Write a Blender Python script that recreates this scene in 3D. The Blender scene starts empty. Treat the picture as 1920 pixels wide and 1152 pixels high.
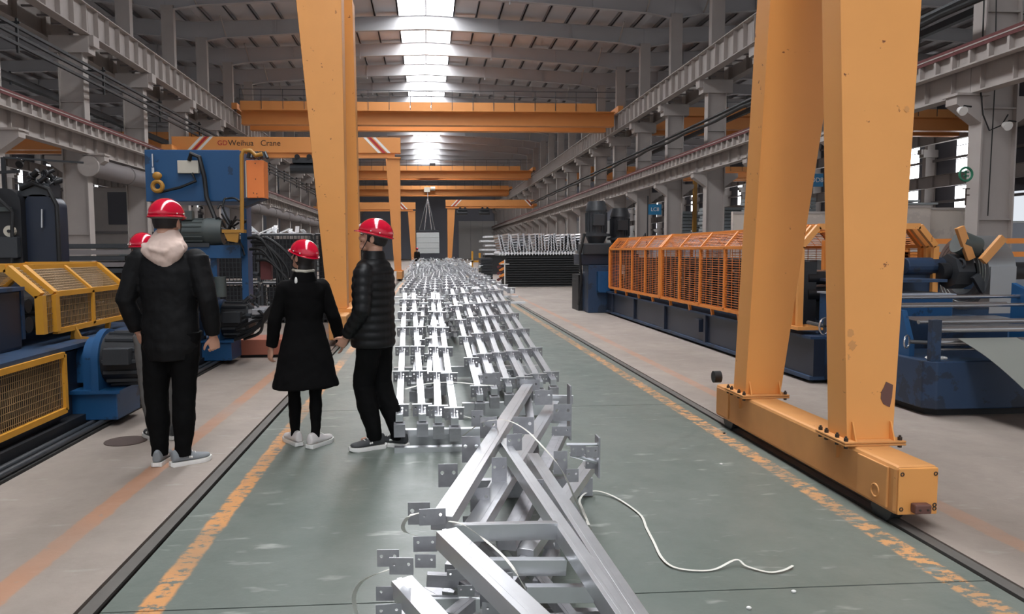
import bpy, bmesh, math, random
from mathutils import Vector, Matrix
C = bpy.context.scene.collection
V = Vector
random.seed(7)
PI = math.pi

# ------------------------------------------------------------------ camera, sky, light, exposure
scn = bpy.context.scene
yaw = math.atan(94/1400.); pitch = -math.atan(105/math.hypot(1400, 94)); roll = math.radians(.3)
fwd = V((math.sin(yaw)*math.cos(pitch), math.cos(yaw)*math.cos(pitch), math.sin(pitch)))
rgt = V((math.cos(yaw), -math.sin(yaw), 0)); upv = rgt.cross(fwd)
rgt, upv = rgt*math.cos(roll)-upv*math.sin(roll), upv*math.cos(roll)+rgt*math.sin(roll)
cam_d = bpy.data.cameras.new('camera'); cam = bpy.data.objects.new('camera', cam_d); C.objects.link(cam)
cam.matrix_world = Matrix(((rgt.x, upv.x, -fwd.x, 0), (rgt.y, upv.y, -fwd.y, 0), (rgt.z, upv.z, -fwd.z, 1.5), (0, 0, 0, 1)))
cam_d.sensor_width = 36; cam_d.lens = 1400/1920*36; cam_d.shift_x = 64/1920.
cam_d.clip_start = .05; cam_d.clip_end = 600
scn.camera = cam
w = bpy.data.worlds.new('sky'); scn.world = w; w.use_nodes = True
bg = w.node_tree.nodes['Background']; bg.inputs[0].default_value = (.88, .93, 1, 1); bg.inputs[1].default_value = 1.0
SKYLIGHT = 17.0
WINDOW = 8.0
scn.view_settings.view_transform = 'Standard'; scn.view_settings.look = 'None'
scn.view_settings.exposure = -0.2; scn.view_settings.gamma = 1

def P(px, py, Y):
    d = fwd+rgt*((px-896)/1400)-upv*((py-576)/1400)
    return V((0, 0, 1.5))+d*(Y/d.y)
def G(px, py, z=0.):
    d = fwd+rgt*((px-896)/1400)-upv*((py-576)/1400)
    return V((0, 0, 1.5))+d*((z-1.5)/d.z)

# ------------------------------------------------------------------ materials
def lin(c):
    return tuple((x/255/12.92 if x/255 <= .04045 else ((x/255+.055)/1.055)**2.4) for x in c)+(1,)
MATS = {}
def mat(name, col, rough=.6, metal=0, var=.12, scale=6, wear=None, wear_amt=.0, wear_scale=9, bump=0, bscale=60, emit=0, spec=.5, coat=0, stretch=None):
    m = bpy.data.materials.new(name); m.use_nodes = True; nt = m.node_tree; N = nt.nodes; L = nt.links
    b = N['Principled BSDF']; b.inputs['Roughness'].default_value = rough; b.inputs['Metallic'].default_value = metal
    b.inputs['Specular IOR Level'].default_value = spec; b.inputs['Coat Weight'].default_value = coat
    c = lin(col)
    tc = N.new('ShaderNodeTexCoord'); src = tc.outputs['Object']
    if stretch:
        mp = N.new('ShaderNodeMapping'); mp.inputs['Scale'].default_value = stretch; L.new(src, mp.inputs[0]); src = mp.outputs[0]
    no = N.new('ShaderNodeTexNoise'); no.inputs['Scale'].default_value = scale; no.inputs['Detail'].default_value = 5
    L.new(src, no.inputs['Vector'])
    mx = N.new('ShaderNodeMix'); mx.data_type = 'RGBA'
    mx.inputs['A'].default_value = tuple(x*(1-var) for x in c[:3])+(1,); mx.inputs['B'].default_value = tuple(min(1, x*(1+var)) for x in c[:3])+(1,)
    L.new(no.outputs['Fac'], mx.inputs['Factor']); out = mx.outputs['Result']
    if wear:
        n2 = N.new('ShaderNodeTexNoise'); n2.inputs['Scale'].default_value = wear_scale; n2.inputs['Detail'].default_value = 8; n2.inputs['Roughness'].default_value = .65
        L.new(src, n2.inputs['Vector'])
        rp = N.new('ShaderNodeValToRGB'); rp.color_ramp.elements[0].position = 1-wear_amt-.02; rp.color_ramp.elements[1].position = 1-wear_amt
        L.new(n2.outputs['Fac'], rp.inputs[0])
        m2 = N.new('ShaderNodeMix'); m2.data_type = 'RGBA'; L.new(rp.outputs[0], m2.inputs['Factor']); L.new(out, m2.inputs['A']); m2.inputs['B'].default_value = lin(wear)
        out = m2.outputs['Result']
    L.new(out, b.inputs['Base Color'])
    if bump:
        n3 = N.new('ShaderNodeTexNoise'); n3.inputs['Scale'].default_value = bscale; n3.inputs['Detail'].default_value = 4; L.new(src, n3.inputs['Vector'])
        bp = N.new('ShaderNodeBump'); bp.inputs['Strength'].default_value = bump; bp.inputs['Distance'].default_value = .01
        L.new(n3.outputs['Fac'], bp.inputs['Height']); L.new(bp.outputs[0], b.inputs['Normal'])
    if emit:
        b.inputs['Emission Color'].default_value = (.95, .97, 1, 1); b.inputs['Emission Strength'].default_value = emit
    MATS[name] = m
    return m
M = MATS
mat('crane_orange', (231, 161, 88), .42, var=.07, scale=2.2, wear=(120, 66, 34), wear_amt=.315, wear_scale=9)
mat('crane_orange_dusty', (205, 145, 85), .6, var=.14, scale=5, wear=(120, 80, 50), wear_amt=.30, wear_scale=12)
mat('crane_orange_far', (222, 148, 82), .5, var=.05, scale=1.5)
mat('guard_yellow', (206, 146, 44), .5, var=.1, wear=(130, 80, 40), wear_amt=.3, wear_scale=20)
mat('guard_orange', (226, 138, 58), .5, var=.08, scale=8)
mat('wire_left', (170, 140, 100), .45, metal=.4, var=.3, scale=3)
mat('wire_right', (206, 122, 58), .5, var=.12)
mat('paint_grey', (166, 158, 153), .65, var=.1, scale=1.4, bump=.1)
mat('paint_grey_dark', (118, 112, 112), .7, var=.12, scale=1.5)
mat('rafter_grey', (176, 175, 177), .6, var=.05, scale=1)
mat('purlin_grey', (138, 136, 138), .6, var=.1)
mat('roof_sheet', (196, 195, 198), .6, var=.06, scale=.7)
mat('rail_red', (96, 46, 46), .7, var=.2)
mat('wall_clad', (88, 88, 94), .75, var=.08, scale=.8)
mat('wall_far', (150, 152, 162), .75, var=.06, scale=.4)
mat('wall_pale', (205, 203, 200), .75, var=.06, scale=.4)
mat('blue', (24, 74, 118), .45, var=.1, scale=3, wear=(20, 52, 84), wear_amt=.38, wear_scale=4)
mat('blue_dull', (38, 60, 88), .5, var=.2, scale=2.5, wear=(34, 46, 64), wear_amt=.44, wear_scale=3)
mat('navy', (30, 38, 54), .4, var=.2, scale=3)
mat('machine_black', (26, 27, 31), .5, var=.3, scale=6)
mat('machine_dark', (50, 53, 57), .45, var=.2, scale=6)
mat('motor_grey', (70, 77, 76), .45, var=.12)
mat('rubber', (18, 18, 20), .55, var=.2)
mat('galvanised', (216, 217, 220), .3, metal=.9, var=.13, scale=9, bump=.06, bscale=25)
mat('galvanised_far', (232, 233, 235), .42, metal=.45, var=.2, scale=9)
mat('plate_galv', (168, 168, 172), .42, metal=.7, var=.28, scale=22)
mat('bright_steel', (190, 190, 192), .25, metal=.9, var=.1)
mat('coil_steel', (168, 170, 172), .34, metal=.8, var=.06, scale=3)
mat('sheet_steel', (140, 142, 136), .5, metal=.35, var=.06, scale=2)
mat('rail_steel', (104, 101, 97), .45, metal=.15, var=.25)
mat('groove_dark', (34, 33, 32), .9, var=.3)
mat('strap_white', (222, 220, 212), .5, var=.05)
mat('white_paint', (230, 228, 224), .5, var=.03)
mat('white_crate', (196, 200, 200), .6, var=.08)
mat('beige_panel', (196, 186, 176), .7, var=.08, scale=2, wear=(184, 174, 166), wear_amt=.45, wear_scale=1.2)
mat('bluegrey_panel', (158, 164, 174), .7, var=.03)
mat('sheet_pack', (140, 146, 148), .55, var=.12)
mat('dark_pack', (40, 42, 44), .6, var=.3, scale=8)
mat('sign_blue', (40, 120, 165), .5, var=.05)
mat('sign_green', (40, 120, 90), .5)
mat('box_cream', (196, 190, 176), .5, var=.04)
mat('box_orange', (232, 128, 60), .45, var=.04)
mat('pipe_yellow', (170, 122, 44), .5, var=.15)
mat('redbrown', (170, 104, 84), .6, var=.12)
mat('stripe_red', (178, 40, 48), .5)
mat('letter_dark', (60, 44, 36), .6)
mat('helmet_red', (200, 16, 50), .14, var=.02, coat=.6)
mat('helmet_liner', (120, 112, 108), .8)
mat('skin', (206, 156, 132), .5, var=.06, scale=8)
mat('hair', (30, 24, 24), .6, var=.2)
mat('jacket_black', (11, 11, 13), .7, var=.2, scale=10, bump=.3, bscale=14, spec=.25)
mat('shoulder_grey', (74, 76, 80), .6, var=.12)
mat('trousers_black', (8, 8, 9), .85, var=.2, bump=.3, bscale=10, spec=.15)
mat('coat_black', (9, 8, 9), .9, var=.2, bump=.2, bscale=12, spec=.15)
mat('puffer_black', (15, 16, 18), .5, var=.15, spec=.3)
mat('hood_beige', (214, 190, 178), .85, var=.05, bump=.2, bscale=20)
mat('trousers_grey', (104, 102, 100), .8, var=.1)
mat('shoe_grey', (128, 132, 136), .6, var=.1)
mat('shoe_dark', (58, 60, 62), .6, var=.2)
mat('shoe_white', (222, 216, 214), .6, var=.05)
mat('sole_white', (232, 230, 226), .55, var=.04)
mat('bolt_dark', (70, 62, 56), .5, metal=.5)
mat('rubber_brown', (104, 70, 62), .6)
mat('skylight_main', (235, 238, 240), .6, var=.02, emit=SKYLIGHT)
mat('window_lit', (225, 230, 240), .5, var=.02, emit=WINDOW)
mat('manhole_iron', (74, 60, 55), .7, var=.2)
mat('yard', (150, 150, 146), .9, var=.1)

def floor_mat(name, base, alt, lines, rough, scuff):
    m = bpy.data.materials.new(name); m.use_nodes = True; nt = m.node_tree; N = nt.nodes; L = nt.links
    b = N['Principled BSDF']
    g = N.new('ShaderNodeNewGeometry'); sx = N.new('ShaderNodeSeparateXYZ'); L.new(g.outputs['Position'], sx.inputs[0])
    def noise(sc, st=(1, 1, 1), det=6, r=.6):
        mp = N.new('ShaderNodeMapping'); mp.inputs['Scale'].default_value = st; L.new(g.outputs['Position'], mp.inputs[0])
        n = N.new('ShaderNodeTexNoise'); n.inputs['Scale'].default_value = sc; n.inputs['Detail'].default_value = det; n.inputs['Roughness'].default_value = r
        L.new(mp.outputs[0], n.inputs['Vector']); return n.outputs['Fac']
    def math_(op, a, b_=None):
        n = N.new('ShaderNodeMath'); n.operation = op
        for i, x in enumerate((a, b_)):
            if x is None: continue
            if isinstance(x, (int, float)): n.inputs[i].default_value = x
            else: L.new(x, n.inputs[i])
        return n.outputs[0]
    def mix(f, a, b_):
        n = N.new('ShaderNodeMix'); n.data_type = 'RGBA'
        if isinstance(f, (int, float)): n.inputs['Factor'].default_value = f
        else: L.new(f, n.inputs['Factor'])
        for k, x in (('A', a), ('B', b_)):
            if isinstance(x, tuple): n.inputs[k].default_value = x
            else: L.new(x, n.inputs[k])
        return n.outputs['Result']
    def ramp(f, p0, p1):
        n = N.new('ShaderNodeMapRange'); n.inputs['From Min'].default_value = p0; n.inputs['From Max'].default_value = p1; L.new(f, n.inputs['Value']); return n.outputs[0]
    col = mix(ramp(noise(.9, (1, .6, 1)), .35, .68), lin(base), lin(alt))
    col = mix(math_('MULTIPLY', ramp(noise(4, (1, 1, 1), 9, .7), .45, .75), .5), col, tuple(x*.8 for x in lin(base)[:3])+(1,))
    col = mix(math_('MULTIPLY', ramp(noise(3.1, (.9, 2.6, 1), 3), .62, .74), scuff), col, lin((190, 192, 186)))
    for (xc, hw, c, thr, soft) in lines:
        wob = math_('MULTIPLY', math_('SUBTRACT', noise(7, (1, 1, 1), 6), .5), .05)
        d = math_('ABSOLUTE', math_('ADD', math_('SUBTRACT', sx.outputs[0], xc), wob))
        inside = math_('SUBTRACT', 1, ramp(d, hw-.012, hw+.004))
        worn = ramp(noise(10, (1, 1.7, 1), 9, .72), thr, thr+.05)
        patch = ramp(noise(.8, (.3, 1, 1), 2), .25, .5)
        f = math_('MULTIPLY', math_('MULTIPLY', inside, math_('SUBTRACT', 1, worn)), soft)
        f = math_('MULTIPLY', f, patch)
        col = mix(f, col, lin(c))
    L.new(col, b.inputs['Base Color'])
    rg = N.new('ShaderNodeMapRange'); rg.inputs['To Min'].default_value = rough; rg.inputs['To Max'].default_value = rough+.25
    L.new(noise(5), rg.inputs['Value']); L.new(rg.outputs[0], b.inputs['Roughness'])
    bp = N.new('ShaderNodeBump'); bp.inputs['Strength'].default_value = .15; bp.inputs['Distance'].default_value = .01
    L.new(noise(22, (1, 1, 1), 7), bp.inputs['Height']); L.new(bp.outputs[0], b.inputs['Normal'])
    MATS[name] = m
floor_mat('floor_green', (98, 107, 101), (114, 119, 113), [(-1.18, .058, (208, 148, 92), .52, .95), (2.36, .065, (208, 152, 100), .475, .95)], .3, .5)
floor_mat('floor_concrete', (140, 129, 121), (160, 148, 139), [(-1.9, .07, (184, 122, 80), .60, .55), (2.98, .065, (186, 126, 84), .58, .45)], .5, .25)

# ------------------------------------------------------------------ mesh building helpers
def frame_of(d, ref=V((0, 0, 1))):
    d = d.normalized()
    if abs(d.dot(ref)) > .98: ref = V((0, 1, 0)) if abs(d.y) < .9 else V((1, 0, 0))
    s = d.cross(ref).normalized()
    return s, s.cross(d).normalized()
class MB:
    def __init__(self): self.v = []; self.f = []
    def quadbox(self, a, b):
        n = len(self.v); self.v += [V(p) for p in a]+[V(p) for p in b]
        k = len(a)
        self.f += [tuple(n+i for i in range(k))[::-1], tuple(n+k+i for i in range(k))]
        for i in range(k):
            j = (i+1) % k; self.f.append((n+i, n+j, n+k+j, n+k+i))
        return self
    def box(self, x0, x1, y0, y1, z0, z1):
        return self.quadbox([(x0, y0, z0), (x1, y0, z0), (x1, y1, z0), (x0, y1, z0)], [(x0, y0, z1), (x1, y0, z1), (x1, y1, z1), (x0, y1, z1)])
    def bar(self, p, q, w, h, up=(0, 0, 1)):
        p = V(p); q = V(q); s, u = frame_of(q-p, V(up)); s = s*(w/2); u = u*(h/2)
        return self.quadbox([p-s-u, p+s-u, p+s+u, p-s+u], [q-s-u, q+s-u, q+s+u, q-s+u])
    def cyl(self, p, q, r, n=16, r2=None):
        p = V(p); q = V(q); s, u = frame_of(q-p); r2 = r if r2 is None else r2
        c = [(math.cos(2*PI*i/n), math.sin(2*PI*i/n)) for i in range(n)]
        return self.quadbox([p+s*(a*r)+u*(b*r) for a, b in c], [q+s*(a*r2)+u*(b*r2) for a, b in c])
    def prism(self, poly, axis, a, b):
        def t(p, d):
            return {'x': (d, p[0], p[1]), 'y': (p[0], d, p[1]), 'z': (p[0], p[1], d)}[axis]
        return self.quadbox([t(p, a) for p in poly], [t(p, b) for p in poly])
    def tube(self, pts, r, n=8, ref=None, ry=None, cap=True):
        pts = [V(p) for p in pts]; k = len(pts)
        rs = r if isinstance(r, (list, tuple)) else [r]*k
        base = len(self.v); s = None
        for i, p in enumerate(pts):
            d = (pts[min(i+1, k-1)]-pts[max(i-1, 0)]).normalized()
            if s is None: s, u = frame_of(d, V(ref) if ref else V((0, 0, 1)))
            else:
                s = (s-d*s.dot(d)).normalized(); u = s.cross(d).normalized()
            ra, rb = rs[i] if isinstance(rs[i], (list, tuple)) else (rs[i], rs[i])
            for j in range(n):
                a = 2*PI*j/n; self.v.append(p+s*(math.cos(a)*ra)+u*(math.sin(a)*rb))
        for i in range(k-1):
            for j in range(n):
                a = base+i*n+j; b = base+i*n+(j+1) % n
                self.f.append((a, b, b+n, a+n))
        if cap:
            self.f.append(tuple(base+j for j in range(n))[::-1]); self.f.append(tuple(base+(k-1)*n+j for j in range(n)))
        return self
    def loft(self, rings, n=24):
        base = len(self.v); k = len(rings)
        for (c, rx, ry) in rings:
            for j in range(n):
                a = 2*PI*j/n; self.v.append(V(c)+V((math.cos(a)*rx, math.sin(a)*ry, 0)))
        for i in range(k-1):
            for j in range(n):
                a = base+i*n+j; b = base+i*n+(j+1) % n; self.f.append((a, b, b+n, a+n))
        self.f.append(tuple(base+j for j in range(n))[::-1]); self.f.append(tuple(base+(k-1)*n+j for j in range(n)))
        return self
    def ball(self, c, r, n=12, m=8, mod=None):
        c = V(c); r = r if isinstance(r, (tuple, list)) else (r, r, r); base = len(self.v)
        pts = [V((0, 0, -1))]
        for i in range(1, m):
            t = -PI/2+PI*i/m
            for j in range(n):
                a = 2*PI*j/n; pts.append(V((math.cos(t)*math.cos(a), math.cos(t)*math.sin(a), math.sin(t))))
        pts.append(V((0, 0, 1)))
        for p in pts:
            if mod: p = mod(p)
            self.v.append(c+V((p.x*r[0], p.y*r[1], p.z*r[2])))
        for j in range(n): self.f.append((base, base+1+(j+1) % n, base+1+j))
        for i in range(m-2):
            for j in range(n):
                a = base+1+i*n+j; b = base+1+i*n+(j+1) % n; self.f.append((a, b, b+n, a+n))
        e = base+1+(m-2)*n
        for j in range(n): self.f.append((e+j, e+(j+1) % n, e+n))
        return self
    def torus(self, c, R, r, ax=(0, 0, 1), n=24, m=8):
        s, u = frame_of(V(ax)); c = V(c)
        pts = [c+s*(R*math.cos(2*PI*i/n))+u*(R*math.sin(2*PI*i/n)) for i in range(n)]
        base = len(self.v); a_ = V(ax).normalized()
        for i in range(n):
            o = (pts[i]-c).normalized()
            for j in range(m): self.v.append(pts[i]+o*(r*math.cos(2*PI*j/m))+a_*(r*math.sin(2*PI*j/m)))
        for i in range(n):
            for j in range(m):
                self.f.append((base+i*m+j, base+((i+1) % n)*m+j, base+((i+1) % n)*m+(j+1) % m, base+i*m+(j+1) % m))
        return self
    def grid(self, o, U, W, nu, nv, t):           # welded wire mesh between two edges
        o = V(o); U = V(U); W = V(W); nrm = U.cross(W).normalized()
        for i in range(nu+1): self.bar4(o+U*(i/nu), o+U*(i/nu)+W, t, nrm)
        for i in range(nv+1): self.bar4(o+W*(i/nv), o+W*(i/nv)+U, t, nrm)
        return self
    def bar4(self, p, q, t, up):
        s, u = frame_of(q-p, up); s = s*(t/2); u = u*(t/2); n = len(self.v)
        self.v += [p-s-u, p+s-u, p+s+u, p-s+u, q-s-u, q+s-u, q+s+u, q-s+u]
        for i in range(4):
            j = (i+1) % 4; self.f.append((n+i, n+j, n+4+j, n+4+i))
    def strap(self, pts, w, t=.0012, side=(0, 1, 0)):
        pts = [V(p) for p in pts]; n0 = len(self.v)
        for i, p in enumerate(pts):
            d = (pts[min(i+1, len(pts)-1)]-pts[max(i-1, 0)]).normalized()
            s = d.cross(V((0, 0, 1)))
            if s.length < .2: s = V(side)
            s = s.normalized()*(w/2); nn = s.cross(d).normalized()*(t/2)
            self.v += [p-s-nn, p+s-nn, p+s+nn, p-s+nn]
        for i in range(len(pts)-1):
            for j in range(4):
                a = n0+i*4+j; b = n0+i*4+(j+1) % 4; self.f.append((a, b, b+4, a+4))
        return self
    def mesh(self, name, off=V((0, 0, 0)), smooth=False):
        me = bpy.data.meshes.new(name); me.from_pydata([tuple(p-off) for p in self.v], [], self.f)
        bm = bmesh.new(); bm.from_mesh(me); bmesh.ops.recalc_face_normals(bm, faces=bm.faces); bm.to_mesh(me); bm.free()
        if smooth:
            me.shade_smooth(); me.set_sharp_from_angle(angle=math.radians(40))
        me.update(); return me
def root_off(p):
    o = V((0, 0, 0))
    while p is not None: o += V(p.location); p = p.parent
    return o
def build(name, mb, m, parent=None, smooth=False, bevel=0, local=False):
    off = V((0, 0, 0)) if (local or parent is None) else root_off(parent)
    me = mb.mesh(name, off, smooth); me.materials.append(M[m] if isinstance(m, str) else m)
    o = bpy.data.objects.new(name, me); C.objects.link(o); o.parent = parent
    if bevel:
        md = o.modifiers.new('b', 'BEVEL'); md.width = bevel; md.segments = 2; md.limit_method = 'ANGLE'
    return o
def smooth_pts(pts, n=8):
    out = []
    for i in range(len(pts)-1):
        p0 = pts[max(i-1, 0)]; p1 = pts[i]; p2 = pts[i+1]; p3 = pts[min(i+2, len(pts)-1)]
        for k in range(n):
            u = k/n; out.append(.5*((2*p1)+(-p0+p2)*u+(2*p0-5*p1+4*p2-p3)*u*u+(-p0+3*p1-3*p2+p3)*u**3))
    out.append(pts[-1]); return out
def tag(o, label=None, cat=None, group=None, kind=None):
    if label: o['label'] = label
    if cat: o['category'] = cat
    if group: o['group'] = group
    if kind: o['kind'] = kind
    return o
def thing(name, label, cat, loc=(0, 0, 0), group=None, kind=None):
    o = bpy.data.objects.new(name, None); C.objects.link(o); o.location = loc; o.empty_display_size = .1
    return tag(o, label, cat, group, kind)
def copy_tree(o, parent=None):
    c = o.copy(); C.objects.link(c); c.parent = parent
    for ch in list(o.children): copy_tree(ch, c)
    return c
ORD = ['first', 'second', 'third', 'fourth', 'fifth', 'sixth', 'seventh', 'eighth', 'ninth', 'tenth', 'eleventh', 'twelfth', 'thirteenth', 'fourteenth', 'fifteenth', 'sixteenth',
       'seventeenth', 'eighteenth', 'nineteenth', 'twentieth', 'twenty-first', 'twenty-second', 'twenty-third', 'twenty-fourth', 'twenty-fifth', 'twenty-sixth', 'twenty-seventh', 'twenty-eighth', 'twenty-ninth', 'thirtieth']
def text_part(name, body, size, loc, parent, m, rot=(PI/2, 0, 0), ext=.004):
    cu = bpy.data.curves.new(name, 'FONT'); cu.body = body; cu.size = size; cu.extrude = ext; cu.align_x = 'CENTER'; cu.align_y = 'CENTER'
    tmp = bpy.data.objects.new(name, cu); me = bpy.data.meshes.new_from_object(tmp); bpy.data.objects.remove(tmp); me.materials.clear(); me.materials.append(M[m])
    o = bpy.data.objects.new(name, me); C.objects.link(o); o.parent = parent; o['kind'] = 'thing'
    o.location = V(loc)-root_off(parent); o.rotation_euler = rot; return o

# ================================================================== THE HALL
RAIL_L, RAIL_R = -1.435, 2.565
Y0, Y1 = -12.2, 149.8
FR = [17.8+6*k for k in range(-5, 23)]
# floor: one sub-base, concrete on either side, green slabs between the rails
fl = thing('floor', 'factory floor of beige concrete with a grey-green painted aisle', 'floor', kind='structure')
build('floor_base', MB().box(-60, 60, Y0-30, Y1+2, -.3, -.06), 'groove_dark', fl)
build('concrete_slab', MB().box(-42, RAIL_L-.055, Y0-30, Y1, -.06, 0), 'floor_concrete', fl)
build('concrete_slab', MB().box(RAIL_R+.055, 42, Y0-30, Y1, -.06, 0), 'floor_concrete', fl)
ys = [-9.0, -5.0, -.9, 3.12, 7.05]+[11.05+4*i for i in range(35)]
for a, b in zip(ys[:-1], ys[1:]):
    build('green_slab', MB().box(RAIL_L+.055, RAIL_R-.055, a, b-.009, -.06, 0), 'floor_green', fl)
for nm, x, lb in (('left', RAIL_L, 'steel crane rail sunk in the floor left of the green aisle'), ('right', RAIL_R, 'steel crane rail sunk in the floor right of the green aisle')):
    r = thing('floor_rail', lb, 'rail', (x, 0, -.06), kind='structure')
    build('rail_head', MB().box(x-.032, x+.032, Y0, Y1, -.012, .004), 'rail_steel', r)
    build('rail_web', MB().box(x-.012, x+.012, Y0, Y1, -.06, -.012), 'rail_steel', r)

# skylight geometry, roof, rafters, purlins in three bays
BAYW = 27.65
def zr(x): return 16.4-.62*abs(x)/13.85
roof = {}
for bi, (bn, xc) in enumerate((('centre', 0.05), ('left', -BAYW+.05), ('right', BAYW+.05))):
    rt = thing('ceiling', 'pale metal roof sheeting over the %s bay' % bn, 'ceiling', (xc, 0, 15.7), kind='structure')
    for s in (-1, 1):
        pl = [(xc+s*1.7, zr(1.7)), (xc+s*13.82, zr(13.82)), (xc+s*13.82, zr(13.82)+.06), (xc+s*1.7, zr(1.7)+.06)]
        build('roof_sheet', MB().prism(pl, 'y', Y0, Y1), 'roof_sheet', rt)
    build('roof_sheet', MB().box(xc-1.7, xc+1.7, 127, Y1, 16.3, 16.36), 'roof_sheet', rt)
    if bi == 0:
        sk = thing('window_1', 'long bright skylight strip along the ridge of the centre bay', 'skylight', (xc, 0, 16.3), kind='structure')
        for y in FR:
            if y < 122: build('pane', MB().box(xc-1.7, xc+1.7, y-2.98, y+2.98, 16.33, 16.36), 'skylight_main', sk)
    else: build('roof_sheet', MB().box(xc-1.7, xc+1.7, Y0, 127, 16.3, 16.36), 'roof_sheet', rt)
    k = 0
    for s in (-1, 1):
        for j in range(9):
            x = s*(1.72+1.42*j); k += 1
            tag(build('purlin', MB().box(xc+x-.035, xc+x+.035, Y0, Y1, zr(x)-.24, zr(x)-.002).box(xc+x-.035, xc+x+.075, Y0, Y1, zr(x)-.24, zr(x)-.225), 'purlin_grey'),
                'thin roof purlin in the %s bay, %s to the %s of its ridge' % (bn, ORD[j], 'left' if s < 0 else 'right'), 'purlin', 'roof purlins', 'structure')
    tag(build('purlin', MB().box(xc-.04, xc+.04, Y0, Y1, 16.12, 16.3), 'purlin_grey'), 'ridge purlin down the middle of the %s bay skylight' % bn, 'purlin', 'roof purlins', 'structure')
# rafter: tapered I-section, one mesh for its web and one for its flange, shared by every frame
web = MB(); poly = [(-13.82, 14.35), (-12.4, 14.62), (-6.5, 15.05), (0, 15.3), (6.5, 15.05), (12.4, 14.62), (13.82, 14.35)]
top = [(x, zr(x)-.25) for x in (13.82, 6.5, 0, -6.5, -13.82)]
web.prism(poly+top, 'y', -.02, .02)
for x in (-9.2, -4.6, 4.6, 9.2): web.box(x-.02, x+.02, -.12, .12, 14.95, zr(x)-.27)
fln = MB()
for a, b in zip(poly[:-1], poly[1:]): fln.bar((a[0], 0, a[1]), (b[0], 0, b[1]), .3, .03)
for a, b in zip(top[:-1], top[1:]): fln.bar((a[0], 0, a[1]), (b[0], 0, b[1]), .26, .02)
brace = MB()
for s in (-1, 1): brace.cyl((s*12.2, -.05, 14.7), (s*12.2, -1.35, 15.55), .045, 8)
r0 = thing('roof_rafter', '', 'rafter', (0, 0, 0), 'roof rafters', 'structure')
for nm, mb_, mt in (('web', web, 'rafter_grey'), ('flange', fln, 'rafter_grey'), ('fly_brace', brace, 'paint_grey')): build(nm, mb_, mt, r0, local=True)
first = True
for xc, bn in ((0.05, 'centre bay'), (BAYW+.05, 'right bay'), (-BAYW+.05, 'left bay')):
    n = 0
    for y in FR:
        r = r0 if first else copy_tree(r0); first = False
        r.location = (xc, y, 0)
        if y > 40: n += 1; r['label'] = 'pale tapered steel rafter over the %s, %s one in view counting away' % (bn, ORD[n-1])
        else: r['label'] = 'pale tapered steel rafter spanning the %s above and behind the viewer' % bn

# columns
def make_column():
    t = thing('steel_column', '', 'column', group='steel columns', kind='structure')
    m = MB().box(-.46, -.42, -.22, .22, 0, 9.25).box(.42, .46, -.22, .22, 0, 9.25); build('column_flange', m, 'paint_grey', t, local=True)
    m = MB().box(-.42, .42, -.1, .1, 0, 9.25)
    for z in (2.2, 4.9, 7.2): m.box(-.42, .42, -.2, .2, z, z+.03)
    build('column_web', m, 'paint_grey', t, local=True)
    m = MB().box(-.72, .72, -.3, .3, 9.0, 9.62).box(-.9, -.5, -.25, .25, 9.25, 9.65); build('column_cap', m, 'paint_grey', t, local=True)
    m = MB().box(-.32, .32, -.18, .18, 9.62, 14.6); build('upper_shaft', m, 'paint_grey', t, local=True)
    m = MB().prism([(-.46, 4.55), (-.46, 5.2), (-1.1, 5.2), (-1.1, 5.0)], 'y', -.2, .2).box(-1.15, -.3, -.28, .28, 5.2, 5.26)
    m.prism([(.46, 4.55), (.46, 5.2), (1.1, 5.2), (1.1, 5.0)], 'y', -.2, .2); build('corbel', m, 'paint_grey', t, local=True)
    m = MB().box(-.6, .6, -.35, .35, 0, .05); build('base_plate', m, 'paint_grey_dark', t, local=True)
    return t
c0 = make_column(); first = True
for x, rz, rn in ((13.95, 0, 'in the row right of the aisle'), (-13.3, PI, 'in the row left of the aisle'), (41.5, 0, 'along the far right wall'), (-41.4, PI, 'along the far left wall')):
    n = 0
    for y in FR:
        if y < 0 and abs(x) > 20: continue
        c = c0 if first else copy_tree(c0); first = False
        c.location = (x, y, 0); c.rotation_euler = (0, 0, rz)
        if x == -13.3:
            for ch in c.children:
                if ch.name.startswith('upper_shaft'): ch.location.x = .34
        if y > (20 if x < 0 else 12): n += 1; c['label'] = 'pale steel column %s, %s counting away' % (rn, ORD[n-1])
        else: c['label'] = 'pale grey steel column %s, beside or behind the viewer' % rn

# crane girders, one six-metre length of each kind copied along
def upper_girder():
    t = thing('crane_girder', '', 'girder', group='upper crane girders', kind='structure')
    build('web', MB().box(-.015, .015, 0, 5.98, 9.68, 10.72), 'paint_grey', t, local=True)
    build('flange', MB().box(-.2, .2, 0, 5.98, 9.65, 9.69).box(-.22, .22, 0, 5.98, 10.7, 10.74), 'paint_grey', t, local=True)
    sf = build('stiffener', MB().box(-.19, .19, 0, .02, 9.69, 10.7), 'paint_grey', t, local=True); sf.location = (0, .5, 0)
    for i in range(1, 6): sf = sf.copy(); C.objects.link(sf); sf.location = (0, .5+i, 0)
    build('rail', MB().box(-.05, .05, 0, 6, 10.74, 10.86), 'rail_red', t, local=True)
    m = MB()
    for i in range(6): m.box(.2, .62, .4+i, .5+i, 9.66, 9.72)
    m.box(.2, .7, 0, 5.98, 10.66, 10.7); build('walkway_plate', m, 'paint_grey_dark', t, local=True)
    return t
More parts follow.
